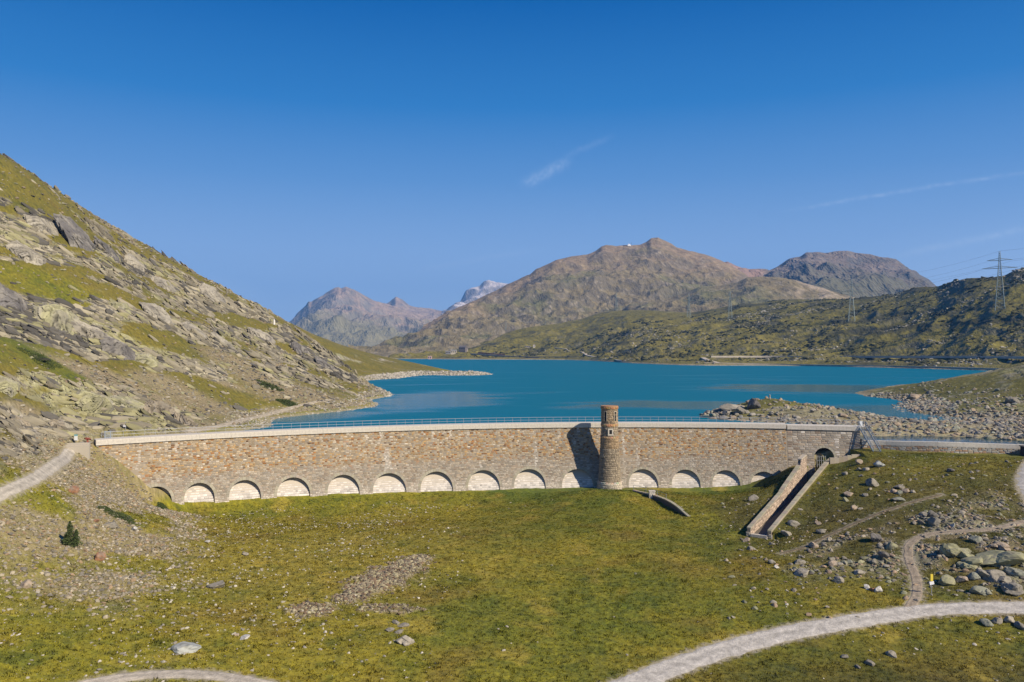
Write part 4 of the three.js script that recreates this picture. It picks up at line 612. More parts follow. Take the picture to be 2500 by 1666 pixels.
// ------------------------------------------------------------------ the spillway chute on the mound
{
  const t = thing('spillway_chute', 'sloping stone spillway chute running down from the tunnel mouth', 'chute'), chuteStone = std(.24, .20, .155);  // one stone colour for the left and right walls
  const P = (u, q0, y) => { const q = q0 * chuteK(u); return V(CH.ax + CH.ux * u - CH.ud * q, y, -(CH.ad + CH.ud * u + CH.ux * q)); }, L = CH.L;
  const leftTop = (u) => (u < 6 ? -4.6 - .05 * u : u < 25 ? lerp(-6.1, -9.0, (u - 6) / 19) : lerp(-9.25, -11.55, (u - 25) / (L - 25))), rightTop = (u) => lerp(-5.7, -11.7, clamp(u / L));
  const wall = (q0, q1, topF, u0, u1, n, low) => { const pos = [], idx = []; for (let i = 0; i <= n; i++) { const u = lerp(u0, u1, i / n), y = topF(u), b = low(u); for (const [q, h] of [[q0, b], [q0, y], [q1, y], [q1, b]]) { const p = P(u, q, h); pos.push(p.x, p.y, p.z); } if (i) for (let k = 0; k < 4; k++) { const a = i * 4 + k, n2 = i * 4 + (k + 1) % 4; idx.push(a - 4, n2 - 4, a, n2 - 4, n2, a); } } const e = n * 4; idx.push(0, 1, 2, 0, 2, 3, e, e + 2, e + 1, e, e + 3, e + 2); const g = new THREE.BufferGeometry(); g.setAttribute('position', new THREE.Float32BufferAttribute(pos, 3)); g.setIndex(idx); const h = g.toNonIndexed(); h.computeVertexNormals(); return h; };
  const low = (u) => chuteFloor(u) - 1.2;
  part('left_wall', wall(-2.05, -1.5, (u) => leftTop(u) - .02, -1.5, 6, 6, low), chuteStone, t); part('left_wall', wall(-2.05, -1.5, (u) => leftTop(u) - .02, 6.001, L, 40, low), chuteStone, t); part('right_wall', wall(1.5, 2.1, (u) => rightTop(u) - .02, -5.5, L, 40, low), chuteStone, t);
  part('chute_floor', wall(-1.49, 1.49, chuteFloor, -6, L, 20, (u) => chuteFloor(u) - .8), std(.13, .11, .085), t);
  const R = rng(8);
  for (const [side, f, u0] of [[-1, leftTop, 6.2], [1, rightTop, -5]]) { let u = u0; while (u < L - .3) { const w = Math.min(.9 + .7 * R(), L - u), k = .85 + .3 * R(), a = u + .02, b = u + w - .02, g = wall(side * 1.44, side * 2.12, (q) => f(q) + .16 + .05 * R(), a, b, 1, (q) => f(q) - .12); part('coping_stone', g, shade([.33 * k, .295 * k, .215 * k]), t); u += w; } }
  for (let i = 0; i < 3; i++) part('coping_stone', wall(-2.12, -1.44, (q) => leftTop(q) + .2, i * 2 - .5, i * 2 + 1.45, 1, (q) => leftTop(q) - .1), shade([.42, .38, .31]), t);
  // coursed stones of the inner face of the left wall, and of the outer sill
  const list = [], zl = V(-CH.ud, 0, -CH.ux).normalize(), xl = V(zl.z, 0, -zl.x);
  courses(-13.4, -4.6, .44, .55, 1.15, 41, () => [[-1, L - .1]], (u, y, w, h, r) => { if (y + h / 2 > leftTop(u) - .05 || y < chuteFloor(u) - .1) return; const k = .6 + .7 * r(); list.push({ o: P(u, -1.5, y), x: xl, y: V(0, 1, 0), z: zl, w: w * .94, h: h * .9, t: .10 + .07 * r(), c: [.40 * k, .315 * k, .245 * k] }); });
  courses(-13.9, -12.2, .32, .4, .8, 42, () => [[-2.3, 2.3]], (q, y, w, h, r) => { const top = Math.abs(q) > 1.4 ? -11.7 : -12.6; if (y + h / 2 > top) return; const k = .85 + .3 * r(), z = V(CH.ux, 0, -CH.ud).normalize(); list.push({ o: P(L + .02, q, y), x: V(z.z, 0, -z.x), y: V(0, 1, 0), z, w: w * .95, h: h * .92, t: .1, c: [.44 * k, .40 * k, .32 * k] }); });
  layStones(t, 'wall_stone', list, 43);
  for (let i = 0; i < 5; i++) part('sill_stone', wall(-1.4 + i * .57, -.86 + i * .57, () => -12.45, L - .5, L + .25, 1, () => -13.6), shade([.50, .45, .37]), t);
  // headwall beside the tunnel mouth
  for (let i = 0; i < 8; i++) { const q = (i + .5) / 8, p = at(lerp(2026, 2112, q), lerp(1122, 1110, q), lerp(182.6, 183.4, q)), k = .8 + .4 * R(); part('headwall_stone', box(1.0, 2.6, .8, 0, -1.1 + .12 * R(), 0, -.08), shade([.38 * k, .33 * k, .25 * k]), t).position.copy(p); }
}

// ------------------------------------------------------------------ the wing wall with its railing near the tower
{
  const tops = WING.map(([x, d]) => BASE(x, d) + .14), c = new THREE.CatmullRomCurve3(WING.map(([x, d], i) => V(x, tops[i], -d))), t = thing('retaining_wall', 'short stone retaining wall slanting down the grass right of the tower', 'wall'), n = 44;
  const sec = (w0, w1, y0, y1, a, b, m) => { const pos = [], idx = []; for (let i = 0; i <= m; i++) { const p = c.getPointAt(lerp(a, b, i / m)), q = c.getTangentAt(lerp(a, b, i / m)), nx = q.z, nz = -q.x, l = Math.hypot(nx, nz); for (const [w, y] of [[w0, y0], [w0, y1], [w1, y1], [w1, y0]]) pos.push(p.x + nx / l * w, p.y + y, p.z + nz / l * w); if (i) for (let k = 0; k < 4; k++) { const e = i * 4 + k, f = i * 4 + (k + 1) % 4; idx.push(e - 4, f - 4, e, f - 4, f, e); } } idx.push(0, 1, 2, 0, 2, 3, m * 4, m * 4 + 2, m * 4 + 1, m * 4, m * 4 + 3, m * 4 + 2); const g = new THREE.BufferGeometry(); g.setAttribute('position', new THREE.Float32BufferAttribute(pos, 3)); g.setIndex(idx); const h = g.toNonIndexed(); h.computeVertexNormals(); return h; };
  part('wall_body', sec(-.28, .28, -3, -.12, 0, 1, n), std(.10, .085, .065), t);
  const R = rng(6); for (let i = 0; i < 22; i++) part('coping_stone', sec(-.36, .36, -.14, .10, i / 22 + .002, (i + 1) / 22 - .002, 2), shade([.34 + .06 * R(), .31 + .05 * R(), .25]), t);
  const z = thing('small_railing', 'small grey pipe railing on the upper end of the slanting wall', 'railing');
  const s = [0, .13, .26, .40].map((q) => c.getPointAt(q)); s.forEach((p) => part('post', bar(p, V(p.x, p.y + 1.2, p.z), .05), std(.25, .28, .30), z)); for (const y of [.6, 1.2]) for (let i = 1; i < s.length; i++) part('rail', bar(V(s[i - 1].x, s[i - 1].y + y, s[i - 1].z), V(s[i].x, s[i].y + y, s[i].z), .04), std(.25, .28, .30), z);
  const p = meet(1592, 1214, groundH), b = thing('concrete_block', 'pale concrete block behind the small pipe railing', 'block', p); part('body', box(1.3, 1.5, 1.2, 0, .55, 0), concrete, b); part('cap', box(1.45, .14, 1.35, 0, 1.37, 0), concrete, b);
}

// ------------------------------------------------------------------ rocks
function rock(seed, detail, flat = 1, cutN = 11, tint = null) {                   // a convex block cut by random planes
  const r = rng(seed), g = new THREE.IcosahedronGeometry(1, detail), p = g.attributes.position, cuts = [], v = new THREE.Vector3(), col = new Float32Array(p.count * 3);
  for (let i = 0; i < cutN; i++) { const n = V(r() - .5, r() - .5, r() - .5).normalize(); cuts.push([n, .55 + .35 * r()]); }
  for (let i = 0; i < p.count; i++) {
    v.fromBufferAttribute(p, i).normalize(); let q = 1.15; for (const [n, k] of cuts) { const c = v.dot(n); if (c > .05) q = Math.min(q, k / c); }
    q *= 1 + .06 * noise(v.x * 3 + seed, v.y * 3 + v.z * 2.3) + (detail > 3 ? .035 * noise(v.x * 8 + seed, v.y * 8 + v.z * 6) : 0); v.multiplyScalar(q); p.setXYZ(i, v.x, v.y * flat, v.z);
  }
  const h = g.index ? g.toNonIndexed() : g; h.computeVertexNormals();
  for (let i = 0; i < p.count; i++) { const x = p.getX(i), y = p.getY(i), z = p.getZ(i), l = .82 + .28 * fbm(x * 2 + seed * 3.1, y * 2 + z * 1.7, 3) + .1 * noise(x * 9, z * 9 + y * 7); if (tint) { const q = smooth(-.1, .35, fbm(x * 1.6 + seed, z * 1.6 + y * 1.2, 3)), w = [.27, .25, .205], cr = .55 + .45 * smooth(.02, .09, Math.abs(noise(x * 1.4 + seed * 2, y * 1.9 + z * 1.1))); col.set(tint.map((v, k) => lerp(v, w[k], .65 * q) * l * cr), i * 3); } else col.set([l, l * (1 + .03 * noise(x * 2.5, z * 2.5)), l], i * 3); }
  h.setAttribute('color', new THREE.BufferAttribute(col, 3)); return h;
}
const rockMats = {}; const ROCKC = { grey: [.285, .26, .21], pale: [.40, .36, .285], tan: [.42, .33, .24], lichen: [.36, .35, .20], dark: [.15, .14, .13], rust: [.34, .17, .09], blue: [.42, .44, .41], green: [.29, .30, .23], white: [.60, .58, .54] };
const rockMat = (k) => (rockMats[k] ??= new THREE.MeshStandardMaterial({ color: new THREE.Color().setRGB(...ROCKC[k]), vertexColors: true, roughness: .93 }));
const BOULDERS = [
  [1837, 1222, 25, .75, 'grey', 'angular grey boulder alone on the grass left of the chute'], [1822, 1323, 18, .75, 'tan', 'tan boulder just below the lower sill of the chute'], [1836, 1343, 20, .6, 'grey', 'second grey boulder below the sill of the chute, left of the slope'], [1884, 1331, 16, .6, 'grey', 'small grey boulder below and right of the chute mouth'],
  [2098, 1133, 18, .8, 'tan', 'rounded tan boulder nearest to the foot of the steel stair'], [2148, 1140, 28, .7, 'blue', 'pale greenish boulder on the upper mound right of the stair'], [2099, 1149, 13, .7, 'grey', 'left one of two small boulders side by side on the upper mound'], [2114, 1148, 14, .7, 'pale', 'right one of two small boulders side by side on the upper mound'], [2064, 1159, 16, .75, 'grey', 'grey boulder close right of the upper chute wall'],
  [2130, 1186, 31, .78, 'grey', 'big smooth grey boulder in the middle of the mound'], [2103, 1164, 12, .6, 'pale', 'little pale stone above the big smooth boulder'], [2195, 1192, 26, .5, 'grey', 'slab on top of the rock cluster on the mound'], [2184, 1203, 15, .8, 'tan', 'tan block at the left of the rock cluster on the mound'], [2196, 1207, 15, .8, 'green', 'greenish block in the middle of the rock cluster on the mound'], [2212, 1202, 18, .8, 'tan', 'rusty tan block at the right of the rock cluster on the mound'], [2230, 1203, 13, .8, 'pale', 'pale round block at the right end of the rock cluster'], [2193, 1221, 36, .3, 'green', 'flat greenish slab below the rock cluster on the mound'],
  [2111, 1211, 14, .7, 'grey', 'small grey boulder below the big smooth boulder'], [2066, 1223, 16, .65, 'lichen', 'lichen covered boulder midway down the mound by the chute'], [2070, 1208, 28, .35, 'tan', 'flat tan slab above the lichen covered boulder'], [2086, 1245, 17, .85, 'tan', 'upright tan boulder above the dirt trail'], [2101, 1244, 15, .4, 'pale', 'flat pale stone leaning beside the upright tan boulder'], [2320, 1151, 18, .5, 'dark', 'low dark boulder on the upper grass of the mound'], [2374, 1169, 12, .35, 'pale', 'pale flat stone on the right of the upper grass'],
  [2256, 1260, 19, .7, 'grey', 'grey block at the left of the dark rock group above the footpath'], [2277, 1260, 26, .75, 'dark', 'dark block at the top of the rock group above the footpath'], [2283, 1281, 32, .8, 'grey', 'largest grey boulder of the rock group above the footpath'], [2299, 1267, 15, .7, 'dark', 'dark small block at the right of the rock group above the footpath'], [2326, 1288, 15, 1, 'blue', 'bluish upright stone standing beside the footpath'],
  [2139, 1322, 30, 1.1, 'dark', 'tall dark boulder with a long shadow on the lower mound'], [2177, 1340, 28, .95, 'lichen', 'lichen grown boulder right of the tall dark boulder'], [2158, 1360, 24, .8, 'dark', 'dark boulder below the lichen grown boulder'], [1940, 1283, 29, .6, 'grey', 'broad grey boulder right of the lower chute wall'], [1998, 1280, 17, .6, 'tan', 'tan boulder on the slope below the middle of the chute'], [1922, 1307, 28, .55, 'pale', 'split pale boulder close to the lower end of the chute'], [2007, 1302, 24, .7, 'grey', 'grey boulder just above the dirt trail'], [1986, 1336, 24, .75, 'tan', 'tan boulder just below the dirt trail'], [2024, 1322, 13, 1.1, 'pale', 'narrow upright stone beside the dirt trail'],
  [1951, 1376, 30, .5, 'grey', 'broad grey boulder above the pale wedge boulder on the meadow'], [1887, 1376, 19, .55, 'pale', 'pale boulder in the row of three at the meadow edge'], [1870, 1368, 13, .6, 'tan', 'uppermost stone in the row of three at the meadow edge'], [1897, 1388, 14, .8, 'white', 'whitish lowest stone in the row of three at the meadow edge'], [1958, 1404, 31, .8, 'pale', 'pale wedge shaped boulder lying alone on the meadow'], [2045, 1422, 25, .8, 'pale', 'pale boulder alone on the meadow below the rubble'], [2117, 1438, 17, .8, 'white', 'left whitish stone of a trio on the meadow'], [2130, 1443, 16, .75, 'rust', 'reddish middle stone of a trio on the meadow'], [2144, 1445, 21, .85, 'white', 'right white stone of a trio on the meadow'], [2097, 1401, 24, .65, 'pale', 'pale round boulder at the lower edge of the rubble'], [2073, 1376, 15, .8, 'green', 'upright greenish block in the rubble by the meadow'], [2035, 1380, 21, .6, 'tan', 'tan block at the left of the rubble by the meadow'], [2103, 1376, 20, .6, 'lichen', 'lichen spotted block in the rubble by the meadow'],
  [2330, 1352, 66, .6, 'lichen', 'big mossy boulder left of the long lichen slab'], [2425, 1372, 100, .42, 'lichen', 'long lichen covered rock slab on the right'], [2365, 1385, 44, .6, 'lichen', 'rounded mossy rock below the long lichen slab'], [2308, 1425, 38, .75, 'lichen', 'yellow green boulder right behind the hiking signpost'], [2392, 1448, 48, .6, 'green', 'greenish rock at the foot of the outcrop'], [2425, 1412, 66, .6, 'grey', 'grey broken rock in the middle of the outcrop'], [2470, 1445, 54, .65, 'grey', 'dark cleft rock at the right of the outcrop'], [2378, 1412, 32, .7, 'green', 'small greenish rock inside the outcrop'], [2350, 1418, 30, .6, 'tan', 'tan rock between signpost boulder and outcrop'], [2480, 1400, 50, .55, 'green', 'green tinged rock at the right edge of the picture'], [2445, 1338, 40, .55, 'tan', 'tan block behind the long lichen slab'], [2385, 1322, 34, .5, 'green', 'green block behind the mossy boulder'],
  [2064, 1606, 18, .75, 'grey', 'grey boulder left on the grass below the gravel road'], [2122, 1622, 23, .75, 'grey', 'middle grey boulder on the grass below the gravel road'], [2177, 1602, 28, .75, 'pale', 'pale large boulder on the grass below the gravel road'], [2094, 1631, 13, .7, 'dark', 'small dark stone between the boulders below the gravel road'], [2408, 1525, 28, .6, 'green', 'green left stone of the heap below the road at right'], [2437, 1520, 24, .8, 'grey', 'second stone from the left of the heap below the road'], [2466, 1519, 26, .8, 'pale', 'pale third stone of the heap below the road'], [2490, 1533, 28, .7, 'grey', 'rightmost stone of the heap below the road'],
  [241, 1366, 31, .8, 'rust', 'dark rust brown boulder on the left rubble slope'], [63, 1432, 26, .8, 'tan', 'reddish tan block at the far left of the meadow'], [530, 1432, 54, .32, 'grey', 'flat grey slab sunk in the left meadow'], [452, 1588, 64, .34, 'blue', 'pale bluish rounded slab in the lower left meadow'], [597, 1560, 28, .3, 'white', 'white flat stone in the lower left meadow'], [576, 1552, 14, .5, 'tan', 'tan stone touching the white flat stone'], [268, 1284, 38, .45, 'grey', 'long grey slab under the dark juniper'], [326, 1295, 17, .7, 'white', 'white block right of the dark juniper'], [233, 1274, 14, .7, 'rust', 'small rust red stone left of the juniper'], [507, 1325, 15, .6, 'white', 'pale stone at the upper left of the meadow'], [600, 1356, 15, .5, 'pale', 'flat pale stone in the meadow below the arches'],
  [990, 1568, 44, .62, 'pale', 'pale tilted slab in the middle of the lower meadow'], [950, 1540, 26, .4, 'grey', 'left piece of the cracked rock in the meadow'], [976, 1544, 24, .45, 'grey', 'lower piece of the cracked rock in the meadow'], [985, 1530, 26, .4, 'grey', 'right piece of the cracked rock in the meadow'], [966, 1522, 20, .45, 'grey', 'top piece of the cracked rock in the meadow'], [178, 1203, 24, .95, 'rust', 'reddish boulder below the gravel path on the left slope'], [206, 1094, 16, .8, 'white', 'white boulder at the left end of the dam crest'], [198, 1086, 14, .7, 'pale', 'pale boulder behind the white one at the dam end'],
  [1842, 997, 30, 1.15, 'dark', 'dark pointed rock on the rocky islet'], [1790, 1000, 62, .35, 'pale', 'pale smooth rock hump at the left tip of the islet'], [1836, 985, 28, .6, 'tan', 'tan rock at the top left of the islet'], [1930, 979, 40, .4, 'grey', 'grey slab on the top of the islet'], [2056, 1018, 24, .6, 'tan', 'tan rock at the right foot of the islet'], [1775, 1013, 30, .6, 'grey', 'fissured grey rock at the waterline of the islet'], [1810, 1008, 30, .7, 'grey', 'grey rock below the hump of the islet'],
  [2470, 985, 30, .6, 'grey', 'grey boulder on the right lake shore'], [2230, 975, 36, .5, 'tan', 'tan slab at the tip of the right shore'],
];
BOULDERS.forEach(([px, py, w, hf, kind, label], i) => {
  const p = meet(px, py, groundH), s = w / F * -p.z / 2 * 1.08, big = w > 38 && hf > .4, tc = ROCKC[kind], m = new THREE.Mesh(big ? mergeGeometries([0, 1, 2, 3, 4].map((k) => { const R = rng(i * 9 + k), q = k ? .45 + .25 * R() : .8, g = rock(500 + i * 5 + k, 5, 1, 7 + k, tc); return g.scale(q, q * (k ? .9 : 1), q).rotateY(R() * 6).translate(k ? (R() - .5) * 1.3 : 0, k ? (R() - .6) * .5 : 0, k ? (R() - .5) * 1.1 : 0); })) : rock(300 + i, 4, 1, 8 + i % 6, tc), plain);
  m.position.copy(p); m.position.y += s * hf * (w > 30 ? .22 : .34); m.scale.set(s, s * hf, s * (.8 + .25 * ((i * 7) % 5) / 5)); m.rotation.y = i * 2.4; m.rotation.z = .22 * Math.sin(i * 5.1); put(m, 'boulder', label, 'boulder');
});
const smallMat = new THREE.MeshStandardMaterial({ vertexColors: true, roughness: .95 });
// uncounted stones
const SMALL = [0, 1, 2, 3].map((i) => rock(900 + i, 1, [.6, .75, .5, .85][i], 9));
function scatter(name, label, category, n, seed, place, sizes, colors, sink = .25, hf = null) {
  const r = rng(seed), sets = SMALL.map(() => []), q = new THREE.Quaternion(), e = new THREE.Euler(), c = new THREE.Color();
  let tries = 0, made = 0;
  while (made < n && tries++ < n * 14) {
    const p = place(r); if (!p) continue; const [x, z, k = 1] = p, h = hf ? hf(x, -z) : ground(x, z, false);
    const s = sizes(r, k); e.set((r() - .5) * .9, r() * 6.28, (r() - .5) * .9); q.setFromEuler(e);
    const col = colors[Math.floor(r() * colors.length)], v = .75 + .5 * r();
    sets[Math.floor(r() * 4)].push([new THREE.Matrix4().compose(V(x, h + s * (.5 - sink) * .6, z), q.clone(), V(s * (.75 + .5 * r()), s * (.6 + .5 * r()), s * (.75 + .5 * r()))), [col[0] * v, col[1] * v, col[2] * v]]); made++;
  }
  const g = new THREE.Group();
  sets.forEach((l, k) => { if (!l.length) return; const m = new THREE.InstancedMesh(SMALL[k], smallMat, l.length); l.forEach(([a, b], i) => { m.setMatrixAt(i, a); m.setColorAt(i, c.setRGB(...b)); }); m.name = 'stones'; m.userData.kind = 'stuff'; g.add(m); });
  stuff(g, name, label, category);
}
const GREYS = [[.32, .28, .205], [.37, .32, .225], [.25, .22, .165], [.41, .355, .25], [.33, .235, .14], [.20, .18, .145]], HILLC = [[.31, .28, .21], [.36, .32, .24], [.28, .27, .16], [.21, .19, .155], [.12, .112, .10], [.30, .235, .15]];
const fan = (r, t0, t1, d0, d1) => { const d = Math.sqrt(lerp(d0 * d0, d1 * d1, r())), t = lerp(t0, t1, r()); return [t * d, -d]; };
const pw = (r, a, b, k = 3) => a + (b - a) * Math.pow(r(), k);
// large outcrops of bedrock on the left hillside
{
  const crag = (seed, tint, dark) => {
    const g = rock(seed, 22, 1, 15), p = g.attributes.position, c = g.attributes.color, v = new THREE.Vector3();
    for (let i = 0; i < p.count; i++) {
      v.fromBufferAttribute(p, i); const a = v.x * .8 + v.z * .5, b = v.z * 1.6 - v.x * .7 + v.y * 1.3 + seed, f1 = Math.abs(noise(a * 1.1 + seed, b * 2.2)), f2 = Math.abs(noise(a * 2.7 + 9, b * 5.2 + 4)), cr = smooth(.10, 0, f1) + .5 * smooth(.12, 0, f2), k = 1 - .13 * cr + .09 * facets(a * 2.2 + seed, b * 2.4);
      const li = smooth(-.1, .4, fbm(v.x * 2 + seed, v.z * 2 + v.y * 2, 3)), dk = smooth(.05, .4, fbm(v.x * 1.3 + 5, v.y * 2 + v.z + seed, 3)) * dark, l = (.75 + .5 * CELL.id) * (1 - .7 * Math.min(1, cr)) * (.9 + .25 * noise(v.x * 14, v.z * 14 + v.y * 9));  // fissures are darkened in the colour too, as painted shade
      p.setXYZ(i, v.x * k, v.y * k, v.z * k); for (let q = 0; q < 3; q++) c.array[i * 3 + q] = lerp(lerp(tint[q], [.31, .285, .235][q], .7 * li), [.13, .12, .115][q], dk) * l;
    }
    g.computeVertexNormals(); return g;
  };
  const P = [.33, .30, .235], Lc = [.335, .32, .18], D = [.16, .15, .14], T = [.29, .245, .175];
  [[25, 745, 130, .55, D, .9, 'dark grey cliff at the left edge of the hillside'], [150, 800, 130, .5, Lc, .4, 'big pale dome of lichen rock on the left hillside'], [235, 830, 110, .45, P, .5, 'pale fissured crag right of the lichen dome'], [290, 862, 80, .5, D, .8, 'dark overhanging crag below the fissured crag'], [345, 880, 80, .4, Lc, .4, 'slanting lichen slab ending above the scree'], [230, 985, 95, .55, Lc, .7, 'streaked yellow crag left of the dam end'], [320, 1000, 100, .5, Lc, .4, 'large yellow green rock face above the crest at left'], [400, 1015, 110, .42, T, .3, 'smooth brown grey rock dome above the left crest'], [450, 1030, 70, .4, T, .8, 'low dark brown outcrop right of the smooth dome'], [20, 950, 90, .4, Lc, .3, 'pale ledge at the left edge above the path'],
    [110, 560, 100, .35, P, .6, 'upper pale ledge on the left hillside'], [190, 590, 120, .35, D, .9, 'dark band of rock high on the left hillside'], [270, 625, 90, .35, D, .8, 'lower end of the dark rock band'], [330, 650, 80, .35, P, .4, 'pale crag right of the dark rock band'], [400, 700, 90, .35, P, .4, 'pale slab in the middle of the hillside'], [60, 620, 90, .35, P, .5, 'pale rock at the far left below the upper ledge'], [380, 770, 90, .35, P, .6, 'grey crag at the centre of the hillside'], [470, 810, 90, .32, P, .5, 'long pale crag above the grass patch'], [560, 850, 80, .32, P, .4, 'pinkish pale crag above the scree'], [640, 830, 90, .3, P, .6, 'grey ledge on the lower spur'], [740, 860, 80, .35, D, .7, 'dark fissured ledge near the tip of the spur'], [800, 895, 70, .4, D, .7, 'dark crag at the tip of the spur above the shore'], [520, 730, 80, .3, P, .4, 'pale slab below the skyline'], [300, 760, 80, .35, Lc, .4, 'lichen rock above the grey crag'], [80, 410, 60, .35, D, .8, 'dark rock ledge on the skyline at left'], [60, 1040, 60, .5, T, .5, 'rusty brown outcrop left of the dam end'], [140, 1040, 50, .5, T, .5, 'rusty block behind the stone steps']].forEach(([px, py, w, hf, tint, dark, label], i) => {
    const p = meet(px, py, groundH, 100), x = p.x, d = -p.z, e = 2, n = V(-(BASE(x + e, d) - BASE(x - e, d)) / 2 / e, 1, (BASE(x, d + e) - BASE(x, d - e)) / 2 / e).normalize(), s = w / F * d / 2;
    const strike = V(-.2, 0, -.98), down = V(n.x, 0, n.z); down.y = -(n.x * down.x + n.z * down.z) / n.y; down.normalize();
    const Y = n.clone().addScaledVector(down, .25).normalize(), L = strike.clone().multiplyScalar(.55).addScaledVector(down, .75).normalize(), Z = new THREE.Vector3().crossVectors(L, Y).normalize(); L.crossVectors(Y, Z).normalize();
    const m = new THREE.Mesh(crag(800 + i * 3, tint, dark), plain); basis(p.clone().addScaledVector(n, -s * hf * .15), L.multiplyScalar(s * 1.15), Y.multiplyScalar(s * hf), Z.multiplyScalar(s * 1.1)).decompose(m.position, m.quaternion, m.scale);
    put(m, 'rock_outcrop', label, 'rock outcrop');
  });
}
// slabs of bedrock bedded into the left hillside, all dipping the same way: uncounted
{
  const shapes = [0, 1, 2, 3, 4].map((i) => rock(700 + i, 2, 1, 6 + i)), r = rng(17), sets = shapes.map(() => []), c = new THREE.Color(), e = .8; let made = 0, tries = 0;
  while (made < 17000 && tries++ < 400000) {
    const [x, z] = fan(r, -.72, -.10, 118, 560), h = ground(x, z, false); if (G.left < .2 || h < .8 || G.road < 2 || r() > .012 + 1.0 * G.rock * G.rock) continue;
    const kd = G.kd, kl = G.kl, n = V(-(BASE(x + e, -z) - BASE(x - e, -z)) / 2 / e, 1, (BASE(x, -z + e) - BASE(x, -z - e)) / 2 / e).normalize();
    const strike = V(-.2, 0, -.98), down = V(n.x, 0, n.z); down.y = -(n.x * down.x + n.z * down.z) / n.y; down.normalize();
    const L = strike.clone().multiplyScalar(.75 + .3 * (r() - .5)).addScaledVector(down, .62 + .5 * (r() - .5)).normalize(), Y = n.clone().addScaledVector(down, .30 + .35 * (r() - .3)).addScaledVector(strike, .4 * (r() - .5)).normalize(), Z = new THREE.Vector3().crossVectors(L, Y).normalize(); L.crossVectors(Y, Z).normalize();
    const s = pw(r, .28, 1.5, 3.2) * (.62 + .0017 * -z), len = s * (1.2 + 1.9 * r()), th = s * (.30 + .35 * r()), wd = s * (.45 + .5 * r());
    let q = r() < .16 + .6 * kd ? [.135, .125, .105] : r() < kl * .75 ? [.36, .335, .175] : r() < .5 ? [.40, .355, .25] : [.30, .265, .19]; const v = .5 + .62 * r(); q = q.map((m) => m * v);
    sets[Math.floor(r() * 5)].push([basis(V(x, h - th * .12, z), L.multiplyScalar(len), Y.multiplyScalar(th), Z.multiplyScalar(wd)), q]); made++;
  }
  const g = new THREE.Group(); sets.forEach((l, k) => { const m = new THREE.InstancedMesh(shapes[k], smallMat, l.length); l.forEach(([a, b], i) => { m.setMatrixAt(i, a); m.setColorAt(i, c.setRGB(...b)); }); m.name = 'slabs'; m.userData.kind = 'stuff'; g.add(m); });
  stuff(g, 'rock_slabs', 'pale and dark rock slabs cropping out of the left hillside', 'rocks');
}
scatter('rubble', 'pale rubble covering the slope below the left path', 'rubble', 26000, 1, (r) => { const [x, z] = fan(r, -.72, -.30, 70, 165); ground(x, z, false); return Math.hypot(x - DAM.x, -z - DAM.d) < faceR(G.h, -.45) && G.road > .4 && r() < G.scree ? [x, z] : null; }, (r) => pw(r, .03, .36, 6.5), GREYS);
scatter('meadow_stones', 'small pale stones scattered over the meadow', 'stones', 11000, 2, (r) => { const [x, z] = fan(r, -.70, .66, 66, 180); ground(x, z, false); const w = x < -8 ? .25 + .9 * smooth(-8, -45, x) : x > 35 ? .16 : .03; return Math.hypot(x - DAM.x, -z - DAM.d) < DAM.R - 8 && G.road > .3 && r() < w * (.25 + clamp(1.6 * noise(x * .06, z * .06))) ? [x, z] : null; }, (r) => pw(r, .035, .26, 5), [[.44, .41, .33], [.52, .48, .40], [.34, .31, .25]]);
scatter('stone_heap', 'elongated heap of broken stones in the middle of the meadow', 'stone heap', 4600, 3, (r) => { const [x, z] = fan(r, -.40, .02, 88, 142), m = pileMask(x, z); return r() < m ? [x, z, m] : null; }, (r, k) => pw(r, .07, .36, 2.6) * (.6 + .4 * k), [[.33, .285, .18], [.26, .215, .145], [.21, .14, .085], [.37, .33, .20], [.14, .11, .08]], .1);
scatter('hillside_rocks', 'loose rocks strewn over the left hillside', 'rocks', 20000, 4, (r) => { const [x, z] = fan(r, -.72, -.10, 120, 430); const h = ground(x, z, false); return h > .6 && x < -30 && G.road > .5 && r() < .09 + .5 * Math.max(G.scree, G.rock * .35) ? [x, z, -z / 250] : null; }, (r, k) => pw(r, .08, .70, 4.0) * (.6 + .4 * k), HILLC);
scatter('mound_rocks', 'broken rocks and stones on the mound right of the chute', 'rocks', 8000, 5, (r) => { const [x, z] = fan(r, .26, .72, 92, 172); const h = ground(x, z, false); return h > -13.9 && (G.road > .25 || r() < .25) && !(Math.abs(chuteAt(x, -z)[1]) < 2.6 && chuteAt(x, -z)[0] < CH.L + .6) && r() < .02 + .8 * Math.max(G.rock, G.scree * .8) ? [x, z] : null; }, (r) => pw(r, .035, .50, 6.5), [[.28, .255, .20], [.34, .30, .23], [.235, .235, .15], [.18, .165, .14], [.34, .25, .17]]);
scatter('shore_rocks', 'grey rocks along the stony lake shore and islet', 'rocks', 15000, 6, (r) => { const [x, z] = fan(r, .20, .74, 186, 345); const h = ground(x, z, false); return h > (x < 78 ? -.45 : -1.5) && h < 6.5 && Math.hypot(x - DAM.x, -z - DAM.d) > DAM.R + 3 && r() < (h < 2.0 ? .75 : .12 + .45 * G.rock) ? [x, z, x < 62 ? 1.7 : 1] : null; }, (r, k) => pw(r, .09, .95, 4.5) * k, [[.29, .27, .23], [.34, .31, .25], [.22, .21, .19], [.33, .26, .18], [.28, .29, .23]]);
scatter('shore_rocks', 'pale rocks along the lake shore below the left hillside', 'rocks', 7000, 7, (r) => { const [x, z] = fan(r, -.36, -.02, 196, 660); const h = ground(x, z, false); return h > -.3 && h < 2.4 ? [x, z, -z / 260] : null; }, (r, k) => pw(r, .10, .5, 3) * k, [[.44, .41, .35], [.50, .46, .38], [.38, .35, .30]]);

